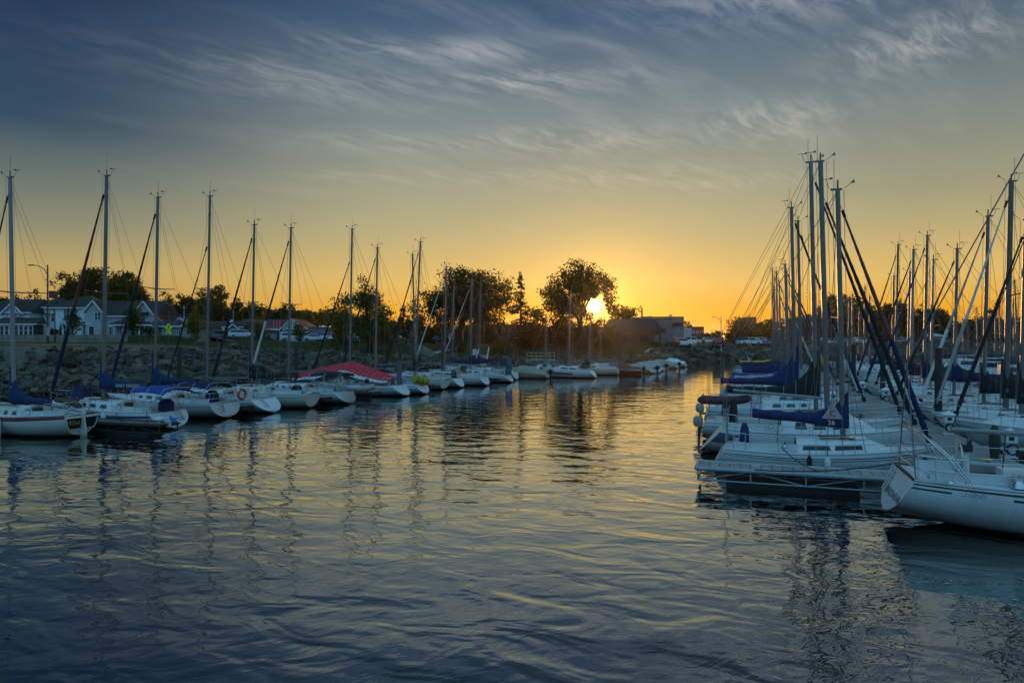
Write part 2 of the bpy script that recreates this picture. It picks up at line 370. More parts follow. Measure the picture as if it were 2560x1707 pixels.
def build_water():
    S = 420
    me = bpy.data.meshes.new('water'); me.from_pydata([(-S, -S, 0), (S, -S, 0), (S, S, 0), (-S, S, 0)], [], [(0, 1, 2, 3)])
    m = bpy.data.materials.new('harbour water'); m.use_nodes = True; T = NT(m.node_tree); b = T.n['Principled BSDF']
    co = T.n.new('ShaderNodeTexCoord').outputs['Object']
    x, y, z = T.sep(co)
    def layer(rot, sx, sy, scale, detail, rough, off, dist=0.0):
        c, s = math.cos(R(rot)), math.sin(R(rot))
        u = T.math('ADD', T.math('MULTIPLY', x, c*sx), T.math('MULTIPLY', y, s*sx))
        v = T.math('SUBTRACT', T.math('MULTIPLY', y, c*sy), T.math('MULTIPLY', x, s*sy))
        return T.noise(T.comb(u, v, off), scale, detail, rough, dist)
    h1 = layer(14, .55, 1.0, .36, 2, .5, 1.0, .25)        # slow swell across the basin
    h2 = layer(-20, .55, 1.0, 1.25, 2, .5, 4.0, .5)        # wavelets about a metre long
    h3 = layer(24, .6, 1.0, 3.0, 3, .5, 8.0, .5)          # ripples
    h4 = layer(-8, .6, 1.0, 8.0, 3, .55, 2.5, .3)         # fine cat's-paw ruffle
    calm = T.smooth(layer(10, .5, 1, .07, 2, .5, 3.3), .36, .62)
    k3 = T.math('ADD', .35, T.math('MULTIPLY', calm, .65))
    h = T.math('ADD', T.math('MULTIPLY', h1, .065), T.math('MULTIPLY', h2, .042))
    h = T.math('ADD', h, T.math('MULTIPLY', T.math('MULTIPLY', h3, .0085), k3))
    h = T.math('ADD', h, T.math('MULTIPLY', T.math('MULTIPLY', h4, .0008), calm))
    lee = T.math('SUBTRACT', 1.0, T.math('MULTIPLY', T.smooth(y, 20, 78), .66)); h = T.math('MULTIPLY', h, lee)      # calmer under the far bank
    bn = T.n.new('ShaderNodeBump'); bn.inputs['Strength'].default_value = 1.0; bn.inputs['Distance'].default_value = 1.0
    T.l.new(h, bn.inputs['Height']); T.l.new(bn.outputs[0], b.inputs['Normal'])
    b.inputs['Base Color'].default_value = (.002, .004, .004, 1); b.inputs['Roughness'].default_value = .02
    b.inputs['IOR'].default_value = 2.1; b.inputs['Specular Tint'].default_value = (.84, 1.0, .93, 1); b.inputs['Coat Weight'].default_value = 1.0; b.inputs['Coat IOR'].default_value = 2.2; b.inputs['Coat Roughness'].default_value = .02; T.l.new(bn.outputs[0], b.inputs['Coat Normal']); b.inputs['Specular IOR Level'].default_value = .5
    me.materials.append(m)
    o = bpy.data.objects.new('water', me); COL.objects.link(o); struct(o)
build_water()
HAZE = 0.00009
# ---------------------------------------------------------------- roads, path, riprap
def drape(name, pts, width, m, lift=.03, step=2.0):
    P = [Vector((a, b, 0)) for a, b in pts]; fine = []
    for a, b in zip(P[:-1], P[1:]):
        n = max(1, int((b-a).length/step)); fine += [a.lerp(b, i/n) for i in range(n)]
    fine.append(P[-1]); rows = []
    for i, p in enumerate(fine):
        d = (fine[min(i+1, len(fine)-1)]-fine[max(i-1, 0)]).normalized(); nrm = Vector((-d.y, d.x, 0))
        q = [p+nrm*width*(k/4-.5) for k in range(5)]
        zz = land_np([a.x for a in q], [a.y for a in q])[0]; zt = float(max(zz))
        rows.append([(a.x, a.y, zt+lift) for a in q])
    o = MB().grid(rows, 0, True).build(name, m); return struct(o)
ASPH = mat('asphalt', (.055, .054, .055), .9, var=.2, scale=3)
CONC = mat('pale concrete', (.36, .34, .31), .85, var=.15, scale=2)
drape('path', [(-75, 60), (-50, 72), (-38, 79), (-33, 90)], 2.4, CONC)
drape('road', [(-120, 112), (-44, 124), (-30, 131), (0, 136), (24, 138), (60, 158), (90, 178), (200, 226)], 8, ASPH, .04)
drape('street', [(36.2, 135), (37.2, 140), (70, 258), (170, 610)], 11, ASPH, .07)
drape('parking_lot', [(44, 150), (66, 170), (100, 192), (150, 212)], 14, ASPH, .02)
for a, b in (((-14, 104), (-7, 128)), ((23.5, 118), (31.5, 133))):
    o = drape('path', [a, ((a[0]+b[0])/2-1.2, (a[1]+b[1])/2), b], 1.6, CONC, .03)
m_line = MB()
for i in range(14):
    q = .284; y0 = 140+i*9; m_line.add([(36.6+q*(y0-138)+dx, y, land(36+q*(y0-138), y0)+.085+.0) for dx, y in ((-.08, y0), (.08, y0), (.9+.08, y0+3), (.9-.08, y0+3))], [(0, 1, 2, 3)])
struct(m_line.build('road_markings', mat('road paint', (.7, .68, .6), .7)))

def build_riprap():
    rng = np.random.default_rng(11)
    t = (1+5**.5)/2
    ico = np.array([(-1, t, 0), (1, t, 0), (-1, -t, 0), (1, -t, 0), (0, -1, t), (0, 1, t), (0, -1, -t), (0, 1, -t), (t, 0, -1), (t, 0, 1), (-t, 0, -1), (-t, 0, 1)])/1.902
    fc = np.array([(0, 11, 5), (0, 5, 1), (0, 1, 7), (0, 7, 10), (0, 10, 11), (1, 5, 9), (5, 11, 4), (11, 10, 2), (10, 7, 6), (7, 1, 8), (3, 9, 4), (3, 4, 2), (3, 2, 6), (3, 6, 8), (3, 8, 9), (4, 9, 5), (2, 4, 11), (6, 2, 10), (8, 6, 7), (9, 8, 1)])
    V = []; F = []; M = []; n0 = 0
    for (x0, y0, h0, w0), (x1, y1, h1, w1) in zip(SHORE[:-2], SHORE[1:-1]):
        L = math.hypot(x1-x0, y1-y0); nx, ny = -(y1-y0)/L, (x1-x0)/L
        far = math.hypot((x0+x1)/2, (y0+y1)/2); dens = 12 if far < 70 else (8.5 if far < 112 else 6.0)
        if x0 > 140: dens = 1.4
        if x0 < -60: dens = 3
        n = int(L*(w0+w1)/2*dens)
        for _ in range(n):
            u, v = rng.random(), rng.random()*1.06-.05
            w = w0+(w1-w0)*u; x = x0+(x1-x0)*u+nx*v*w; y = y0+(y1-y0)*u+ny*v*w
            hr = h0+(h1-h0)*u; z = -.15+(hr+.15)*max(v, -.05)**.9 if v > 0 else -.2
            s = rng.lognormal(-1.56, .52)*(1.0 if far < 112 else 1.25)*(1.15 if v < .35 else 1.0)
            sc = np.array([s*rng.uniform(.8, 1.5), s*rng.uniform(.7, 1.15), s*rng.uniform(.45, .8)])
            a, b = rng.uniform(0, 6.28), rng.normal(0, .35)
            p = ico*(1+rng.normal(0, .14, (12, 1)))*sc
            ca, sa, cb, sb = math.cos(a), math.sin(a), math.cos(b), math.sin(b)
            p = np.stack([p[:, 0]*cb+p[:, 2]*sb, p[:, 1], -p[:, 0]*sb+p[:, 2]*cb], 1)
            p = np.stack([p[:, 0]*ca-p[:, 1]*sa, p[:, 0]*sa+p[:, 1]*ca, p[:, 2]], 1)
            V.append(p+np.array([x, y, z+s*rng.uniform(-.25, .45)])); F.append(fc+n0); M.append(np.full(20, 4 if z < .32 else rng.integers(0, 4))); n0 += 12
    V = np.concatenate(V); F = np.concatenate(F); M = np.concatenate(M)
    me = bpy.data.meshes.new('riprap'); me.from_pydata(V.tolist(), [], F.tolist())
    for i, c in enumerate(((.10, .086, .058), (.046, .040, .027), (.15, .13, .09), (.072, .062, .042), (.03, .032, .02))): me.materials.append(mat('riprap stone %d' % i, c, .92, var=.28, scale=4, bump=.4))
    me.polygons.foreach_set('material_index', M.astype(np.int32)); me.update()
    o = bpy.data.objects.new('riprap', me); COL.objects.link(o); stuff(o, 'bank of loose grey riprap stones sloping to the water', 'rocks')
build_riprap()

def build_weeds():
    rng = np.random.default_rng(8); P = []
    for (x0, y0, h0, w0), (x1, y1, h1, w1) in zip(SHORE[1:-4], SHORE[2:-3]):
        L = math.hypot(x1-x0, y1-y0); nx, ny = -(y1-y0)/L, (x1-x0)/L
        for _ in range(int(L*1.3)):
            u, v = rng.random(), rng.beta(3, 1.4); w = w0+(w1-w0)*u; c = np.array([x0+(x1-x0)*u+nx*v*w, y0+(y1-y0)*u+ny*v*w, (h0+(h1-h0)*u)*v**.9+.15])
            P.append(c+rng.normal(0, 1, (rng.integers(5, 22), 3))*np.array([.28, .28, .16]))
    V, F = leaf_cards(rng, np.concatenate(P), .13); me = bpy.data.meshes.new('weeds'); me.from_pydata(V.tolist(), [], F.tolist()); me.materials.append(LEAF[2]); me.update()
    o = bpy.data.objects.new('weeds', me); COL.objects.link(o); stuff(o, 'green weeds growing between the riprap stones', 'weeds')
# ---------------------------------------------------------------- trees
LEAF = [leafmat('leaf dark', (.018, .032, .008), (.045, .064, .014), (.08, .08, .012)), leafmat('leaf mid', (.030, .048, .010), (.070, .092, .020), (.16, .14, .016)),
        leafmat('leaf light', (.045, .065, .014), (.11, .125, .028), (.22, .19, .025)), leafmat('leaf pine', (.008, .018, .007), (.020, .036, .012), (.04, .045, .01))]
BARK = mat('bark', (.035, .026, .020), .95, var=.4, scale=5, bump=.5)
def leaf_cards(rng, P, size, flat=.0):
    """one small four-sided leaf clump per point"""
    n = len(P); a = rng.normal(size=(n, 3)); a /= np.linalg.norm(a, axis=1)[:, None]
    b = rng.normal(size=(n, 3)); b -= a*(a*b).sum(1)[:, None]; b /= np.linalg.norm(b, axis=1)[:, None]
    s = size*rng.uniform(.55, 1.3, (n, 1)); a = a*s; b = b*s*.62
    a[:, 2] *= (1-flat)
    V = np.stack([P-a, P-b*.9+a*.1, P+a, P+b*.9-a*.1], 1).reshape(-1, 3)
    return V, np.arange(4*n).reshape(-1, 4)
build_weeds()
def put_leaves(root, V, F, m, name='crown'):
    me = bpy.data.meshes.new(name); me.from_pydata(V.tolist(), [], F.tolist()); me.materials.append(m); me.update()
    o = bpy.data.objects.new(name, me); COL.objects.link(o); o.parent = root; return o
def tree(label, px0, px1, py0, py1, Y, lm=1, seed=0, trunk=None, dens=1.0, depth=.9, lob=36, gap=0.0, holes=(), droop=0.0, group='trees along the shore', leaf=None, shape=1.0, name='broadleaf_tree', base=None, low=26):
    rng = np.random.default_rng(seed+100)
    xc = PX((px0+px1)/2, Y); rx = abs(PX(px1, Y)-PX(px0, Y))/2*1.10; py1 += low; zt, zb = PZ(py0, Y), PZ(py1, Y); rz = (zt-zb)/2; zc = (zt+zb)/2; ry = rx*depth
    tx = PX(trunk, Y) if trunk else xc; g = land(tx, Y) if base is None else base
    root = thing(name, label, 'tree', (tx, Y, g), 0, group)
    C = []; 
    while len(C) < lob:
        p = rng.uniform(-1, 1, 3); r = np.linalg.norm(p)
        if r > 1 or r < .35: continue
        w = 1.0 if p[2] < .1 else shape
        if abs(p[0]) > w: continue
        C.append((p[0]*.82, p[1]*.82, p[2]*.84))
    C += [(0, 0, 0), (.3, 0, -.3), (-.3, 0, -.3)]+[(math.cos(a)*.6, math.sin(a)*.5, -.72) for a in (0, 1.2, 2.4, 3.6, 5)]
    area = (px1-px0)*(py1-py0)*.16*.785
    s = leaf if leaf else max(.14, min(.50, 1.32*Y/683))
    N = int(area*4.3*dens)+400
    N = min(N, 46000); per = N//len(C)+1; pts = []
    for c in C:
        lr = rng.uniform(.23, .40); ns = max(6, per//34); rr = np.array([rx, ry, rz*1.05])
        q = rng.normal(size=(ns, 3)); q /= np.linalg.norm(q, axis=1)[:, None]
        q *= (rng.uniform(.12, 1.0, (ns, 1))**.55)*lr                      # twigs about the limb's end, a tuft of leaves on each
        q = q[rng.integers(0, ns, per)]*rr+rng.normal(0, 1, (per, 3))*np.array([1, 1, .75])*(.30+.035*rx)
        pts.append(q+np.array(c)*np.array([rx, ry, rz]))
    P = np.concatenate(pts)+np.array([xc-tx, 0, zc-g])
    if droop: P[:, 2] -= droop*np.abs(rng.normal(size=len(P)))*((P[:, 0]-(xc-tx))**2/rx**2)
    keep = np.ones(len(P), bool)
    for (hx, hy, hr) in holes:                 # gaps in the foliage, straight through where nothing grows
        px = 1280+(P[:, 0]+tx)/(P[:, 1]+Y)*1707; py = 848-(P[:, 2]+g-CAM_Z)/(P[:, 1]+Y)*1707
        dd = np.hypot(px-hx, py-hy)*(1+rng.normal(0, .10, len(P)))*(1+.22*np.sin(np.arctan2(py-hy, px-hx)*3+1)+.15*np.sin(np.arctan2(py-hy, px-hx)*7)); keep &= dd > hr
    if gap:
        nz = np.sin(P[:, 0]*1.1+seed)+np.sin(P[:, 1]*1.3+2*seed)+np.sin(P[:, 2]*1.5+P[:, 0]*.7); keep &= (nz < 1.2-gap*1.6) | (rng.random(len(P)) < .15)
    keep &= P[:, 2] > .3
    V, F = leaf_cards(rng, P[keep], s); put_leaves(root, V, F, LEAF[lm])
    tk = MB(); hgt = zc-g; r0 = max(.16, min(.75, rx*.085))
    top = Vector((xc-tx, 0, hgt))
    tk.tube([(0, 0, -.3), (.05*r0, 0, hgt*.25), tuple(top*.55), tuple(top)], [r0*1.25, r0, r0*.8, r0*.35], 7)
    lb = MB(); lb.tube([tuple(top*.4), tuple(top*.95)], [r0*.6, r0*.3], 6)
    for c in C[:14]:
        if any(math.hypot(1280+(xc+c[0]*rx)/(Y+c[1]*ry)*1707-hx, 848-(zc+c[2]*rz-CAM_Z)/(Y+c[1]*ry)*1707-hy) < hr+10 for hx, hy, hr in holes): continue
        st = top*rng.uniform(.45, .85); en = Vector((xc-tx+c[0]*rx, c[1]*ry, zc-g+c[2]*rz)); md = st.lerp(en, .5)+Vector((0, 0, .08*rz))
        lb.tube([st, md, en], [r0*.42, r0*.26, r0*.08], 5)
    tk.build('trunk', BARK, root); lb.build('limbs', BARK, root)
    return root
def conifer(label, px, pyt, pyb, Y, wpx, seed=0, sparse=.8):
    rng = np.random.default_rng(seed+7); x = PX(px, Y); g = land(x, Y); zt = PZ(pyt, Y)-g; zb = max(.8, PZ(pyb, Y)-g); W = wpx/1707*Y/2
    root = thing('conifer_tree', label, 'tree', (x, Y, g), 0, 'trees along the shore')
    lb = MB(); pts = []; z = zb
    while z < zt-.25:
        f = (zt-z)/(zt-zb); nb = 5
        for k in range(nb):
            if rng.random() > sparse: continue
            a = rng.uniform(0, 6.28); L = W*(f**.75)*rng.uniform(.65, 1.1)+.2; dz = -.16*L+rng.normal(0, .08)
            e = Vector((math.cos(a)*L, math.sin(a)*L, z+dz)); lb.tube([(0, 0, z), (e.x*.5, e.y*.5, z+dz*.25), e], [.05, .035, .012], 4)
            n = int(16*L)+5; t = rng.uniform(.12, 1, n)
            pts.append(np.stack([e.x*t, e.y*t, z+dz*t*t], 1)+rng.normal(0, .10, (n, 3))*np.array([1, 1, .8])-np.array([0, 0, .16]))
        z += .62*max(.5, f)
    pts.append(np.stack([rng.normal(0, .1, 30), rng.normal(0, .1, 30), zt-rng.uniform(0, 1.2, 30)], 1))
    V, F = leaf_cards(rng, np.concatenate(pts), .19); put_leaves(root, V, F, LEAF[3], 'needles')
    MB().tube([(0, 0, -.2), (.1, 0, zt*.5), (.25, 0, zt)], [.26, .16, .03], 6).build('trunk', BARK, root); lb.build('limbs', BARK, root)
    return root
def bush(label, px, pyb, Y, w, h, lm=1, seed=0, name='shrub', z=None, group='shrubs by the houses'):
    rng = np.random.default_rng(seed+55); x = PX(px, Y); g = land(x, Y) if z is None else z
    root = thing(name, label, 'shrub', (x, Y, g), 0, group); n = int(150*w*h)+30
    q = rng.normal(size=(n, 3)); q /= np.linalg.norm(q, axis=1)[:, None]; q *= rng.uniform(.35, 1.1, (n, 1))*(1+.35*np.sin(q[:, :1]*5+seed)*np.cos(q[:, 2:]*4+seed*2))
    P = q*np.array([w/2, w/2, h/2])+np.array([0, 0, h*.55]); P += np.sin(P*5+seed)*.06
    V, F = leaf_cards(rng, P, .16); put_leaves(root, V, F, LEAF[lm], 'foliage')
    st = MB()
    for k in range(4): st.tube([(0, 0, -.1), (rng.normal(0, w*.12), rng.normal(0, w*.12), h*.6)], [.05, .02], 5)
    st.build('stem', BARK, root); return root

tree('big round-topped dark tree behind the white houses, widest crown at the left', 146, 306, 676, 830, 172, 1, 1, lob=80, base=4.6, dens=2.2)
tree('rounded dark tree touching the right flank of the biggest left tree', 258, 376, 682, 832, 168, 1, 2, lob=72, base=4.6, dens=2.2)
tree('low dark tree at the left frame edge behind the first roof', -60, 62, 730, 830, 165, 0, 3, base=4.6)
tree('ragged thin-topped tree just left of the left chimney', 62, 112, 722, 800, 160, 0, 4, dens=.5, gap=.5, base=4.6)
tree('small tree between the chimney and the big round tree', 98, 170, 738, 820, 166, 1, 5, base=4.6)
tree('tree right of the gable house, level with the two porch flags', 388, 452, 741, 830, 185, 1, 6)
tree('darker tree between the flag house and the tall peaked tree', 432, 502, 738, 835, 190, 0, 7, dens=1.4)
tree('tall peaked tree behind the blue grey cottage', 480, 588, 714, 838, 175, 1, 8, lob=50, shape=.7, dens=1.5)
tree('mid height tree behind the long red roof, left one', 572, 624, 745, 836, 180, 0, 9)
tree('mid height tree behind the long red roof, right one', 612, 668, 750, 836, 182, 1, 10)
tree('bushy tree behind the white timbered gable', 664, 756, 747, 836, 172, 1, 11, lob=30)
for i, (a, b, t) in enumerate(((744, 800, 768), (786, 842, 764), (826, 868, 772))):
    tree(('feathery olive tree left of the grey flat block roof vents', 'feathery olive tree above the grey flat block roof vents', 'feathery olive tree right behind the drooping lawn tree')[i], a, b, t, 836, 180, 2, 12+i, dens=.8, gap=.3)
tree('drooping willow-like lawn tree standing before the grey block', 834, 982, 706, 862, 107, 2, 16, trunk=925, dens=1.1, lob=40, gap=.35, droop=2.2, low=0)
conifer('small flat-topped conifer between the willow-like tree and the big tree', 1008, 762, 840, 150, 60, 1, .6)
tree('low tree reaching out left of the biggest lawn tree', 1010, 1068, 732, 850, 140, 0, 17, dens=.9, gap=.3, trunk=1050)
tree('largest lawn tree with a broad dark crown and thick trunk', 1052, 1286, 668, 826, 140, 0, 18, trunk=1146, lob=64, dens=1.35, gap=.04, depth=.8, low=0)
tree('understorey tree below the right side of the largest lawn tree', 1168, 1240, 792, 864, 133, 0, 19, dens=.9)
tree('understorey tree below the left side of the largest lawn tree', 1062, 1122, 790, 858, 146, 0, 20, dens=.8, gap=.2)
conifer('tall sparse spruce alone against the yellow sky', 1300, 680, 846, 112, 62, 2, .62)
tree('low tree between the spruce and the sunlit tree', 1300, 1366, 757, 838, 150, 1, 21, dens=.8, gap=.4)
tree('dark lower tree hiding the brown building right of the spruce', 1290, 1362, 802, 868, 126, 0, 22)
tree('large tree with the setting sun shining through its lower right', 1354, 1538, 657, 806, 128, 1, 23, trunk=1452, lob=64, dens=1.3, gap=.08, holes=((1488, 765, 26), (1504, 783, 15)), low=0)
tree('low tree filling in under the sunlit tree', 1366, 1452, 796, 866, 135, 0, 24, dens=.9)
tree('low tree right of the sunlit trunk before the dark roof', 1462, 1548, 803, 866, 126, 0, 25, dens=1.5)
tree('small open-branched tree above the dark roof right of the sun', 1524, 1596, 757, 806, 150, 1, 26, dens=.7, gap=.5, trunk=1548, low=0)
tree('small tree at the far end of the street buildings', 1708, 1732, 803, 840, 230, 0, 27)
tree('street tree left of the tall lamp post', 1757, 1815, 822, 858, 220, 1, 28)
tree('larger street tree right of the tall lamp post', 1806, 1896, 799, 862, 190, 1, 29)
tree('street tree below the brick tower by the parked cars', 1872, 1942, 802, 858, 205, 1, 30)
for i, (a, b, t, bb) in enumerate(((1700, 1790, 836, 852), (1940, 2040, 812, 856), (2330, 2440, 806, 850), (2500, 2600, 800, 850))):
    tree(('distant treeline clump closing the street end', 'low trees behind the leftmost right hand masts', 'low treeline behind the pale shed', 'low treeline at the right frame edge')[i], a, b, t, bb, 300, 0, 31+i, dens=.8)
tree('tall round tree directly behind the tallest pair of masts', 2036, 2112, 740, 858, 190, 1, 35, lob=50, dens=1.5)
tree('tall tree with ragged top right of the tallest pair of masts', 2096, 2196, 730, 858, 196, 1, 36, lob=54, dens=1.5)
tree('dark tree behind the masts with orange lit edges', 2186, 2290, 750, 858, 198, 0, 37, lob=50, dens=1.5)
tree('round-crowned tree beside the pale shed', 2276, 2376, 758, 858, 192, 0, 38, lob=36, holes=((2345, 842, 26),))
tree('round tree right of the pale shed behind far masts', 2424, 2508, 779, 858, 205, 0, 39, lob=30)
tree('dark tree at the far right behind the mast forest', 2490, 2580, 800, 858, 210, 0, 40)
bush('thin young birch tree before the beige bungalow', 486, 853, 104, 2.4, 4.6, 2, 1, 'young_tree')
bush('small leafy tree in front of the white gambrel house', 181, 842, 108, 2.4, 4.2, 2, 2, 'young_tree')
bush('green maple sapling beside the porch stairs', 332, 850, 104, 2.8, 4.6, 1, 3, 'young_tree')
bush('dark clipped shrub at the foot of the white house', 136, 841, 112, 2.0, 1.1, 0, 4)
bush('shrub row right of the porch stairs', 378, 854, 102, 3.0, 1.4, 0, 5)
bush('bright sapling before the long red roofed shop', 648, 860, 120, 2.6, 3.6, 2, 6, 'young_tree')
bush('yellow green sapling before the timbered gable', 748, 862, 124, 2.2, 3.6, 2, 7, 'young_tree')
bush('sapling before the grey flat block', 846, 860, 122, 2.4, 3.6, 1, 8, 'young_tree')
bush('olive sapling right of the drooping lawn tree', 976, 862, 125, 3.2, 4.2, 2, 9, 'young_tree')
bush('clipped dark hedge on the lawn under the largest tree', 1150, 882, 116, 5.4, 1.9, 0, 10, 'hedge')
bush('weedy shrub on the bank behind the white notice board', 1262, 900, 112, 4.2, 2.3, 1, 11)
bush('scrub on the bank beside the pale tarped boats', 1640, 886, 124, 3.0, 1.2, 1, 12)

def woods(label, px0, px1, Y, tops, seed):
    rng = np.random.default_rng(seed); P = []; g0 = 3.0
    n = 26000
    px = rng.uniform(px0, px1, n); k = np.interp(px, np.linspace(px0, px1, len(tops)), tops)
    k = k+7*np.sin(px*.21)+5*np.sin(px*.083+1)+3*np.sin(px*.57)
    hz = CAM_Z-(k-848)/1707*Y; u = rng.random(n)**.7; yy = Y+rng.uniform(0, 14, n)+4*np.sin(px*.3)
    z = g0+(hz-g0)*u; P = np.stack([(px-1280)/1707*Y-(px0+px1-2560)/2/1707*Y, yy-Y, z-g0], 1)
    V, F = leaf_cards(rng, P, .85); me = bpy.data.meshes.new('woods'); me.from_pydata(V.tolist(), [], F.tolist()); me.materials.append(LEAF[0]); me.update()
    o = bpy.data.objects.new('woods', me); COL.objects.link(o); o.location = ((px0+px1-2560)/2/1707*Y, Y, g0); stuff(o, label, 'woods')
woods('belt of dark woods behind the houses and the left moored row', -120, 1060, 250, [752, 758, 764, 760, 766, 772, 764, 776, 780, 778, 784, 782, 790, 800, 806, 812], 5)
woods('belt of dark woods behind the masts at the right', 1880, 2680, 280, [818, 806, 790, 800, 796, 804, 812, 806, 800, 796], 6)
woods('low dark shrubbery closing the view under the lawn trees', 1040, 1540, 200, [822, 826, 820, 824, 828, 822, 826], 7)
# ---------------------------------------------------------------- sailboats
def lerp(a, b, t): return a+(b-a)*t
class Hull:
    """a sailing hull in its own frame: x forward from the mast foot, y to port, z up from the water"""
    def __init__(s, aft, fwd, B, Bt, fs, fm, fb, rake_t, rake_b, zt0=.06, doub=False, kd=.2):
        s.aft, s.fwd, s.B, s.Bt, s.fs, s.fm, s.fb, s.rt, s.rb, s.zt0, s.doub, s.kd = aft, fwd, B, Bt, fs, fm, fb, rake_t, rake_b, zt0, doub, kd
        s.L = aft+fwd
    def hb(s, t):
        if t < .42:
            u = t/.42; u = u*u*(3-2*u)*.6+u*.4 if not s.doub else math.sin(u*math.pi/2)**.8
            return lerp(s.Bt, s.B, u)/2
        return s.B/2*max(0.0, 1-((t-.42)/.58)**2.3)
    def sheer(s, t): return lerp(s.fs, s.fb, t)-(lerp(s.fs, s.fb, .45)-s.fm)*4*t*(1-t)
    def keel(s, t):
        if t < .3: return lerp(s.zt0, -s.kd, (t/.3)**.9)
        if t > .8: return lerp(-s.kd, .08, ((t-.8)/.2)**1.6)
        return -s.kd
    def pt(s, t, v, side, off=0.0):
        """v 0 at the keel, 1 at the sheer"""
        zb, zs = s.keel(t), s.sheer(t); z = lerp(zb, zs, v); hb = s.hb(t)
        full = lerp(.62, .9, min(1, t)); y = hb*(1-(1-v)**2.5)**full+off
        x = -s.aft+t*s.L+s.rt*v*(1-t)**6+s.rb*(v-1)*max(0, t)**5
        return (x, side*max(y, 0.0 if t > .99 else .004), z)
    def vz(s, t, z): return max(0.0, min(1.0, (z-s.keel(t))/(s.sheer(t)-s.keel(t))))
    def deck(s, t, f=0.0): return (-s.aft+t*s.L+s.rt*(1-t)**6, f*s.hb(t), s.sheer(t)+.05*(1-f*f))
    def tx(s, x): return (x+s.aft)/s.L
TS = [0, .015, .05, .1, .16, .23, .3, .38, .46, .54, .62, .7, .78, .85, .91, .955, .985, 1.0]

def sail_cover(mb, x0, x1, z0, z1, h0, h1, collar, hw=.15, m=0, front=.16, drop=.16, n=16):
    """a sail cover over a boom from the mast (x0) aft to x1, with a collar up the mast"""
    rings = []
    for i in range(n+1):
        t = i/n; x = lerp(x0+front, x1, t); zb = lerp(z0, z1, t); 
        top = lerp(h0, h1, t**.6)+collar*math.exp(-((max(0, t-.02))/.13)**1.05)
        w = hw*(1-.45*t)*(.72 if t < .06 else 1); dr = drop*(1-.3*t)+.02*math.sin(9*t)
        sag = .025*math.sin(t*26+1.3)
        rings.append([(x, 0, zb+top+sag), (x, w*.55, zb+top*.62), (x, w, zb+.08), (x, w*.8, zb-dr*.6), (x, 0, zb-dr), (x, -w*.8, zb-dr*.6), (x, -w, zb+.08), (x, -w*.55, zb+top*.62)])
    mb.rings = rings
    return mb.loft(rings, m, True, True)

def canopy(mb, xa, xb, w, z, crown=.13, side=.10, m=0, tilt=0.0, nx=6, ny=8):
    rows = []; rows2 = []
    for i in range(nx+1):
        u = i/nx; x = lerp(xa, xb, u); zz = z+tilt*(u-.5)-.10*(2*u-1)**2
        r = [];
        for k in range(ny+1):
            q = k/ny*2-1; r.append((x, q*w/2, zz+crown*(1-abs(q)**2.2)-side*max(0, abs(q)-.86)/.14))
        rows.append(r); rows2.append([(a, b, c-.03) for a, b, c in r])
    mb.grid(rows, m); mb.grid([r[::-1] for r in rows2], m)
    return mb

def place_on(hull, t0, z0, side, dx=1.0):
    pass

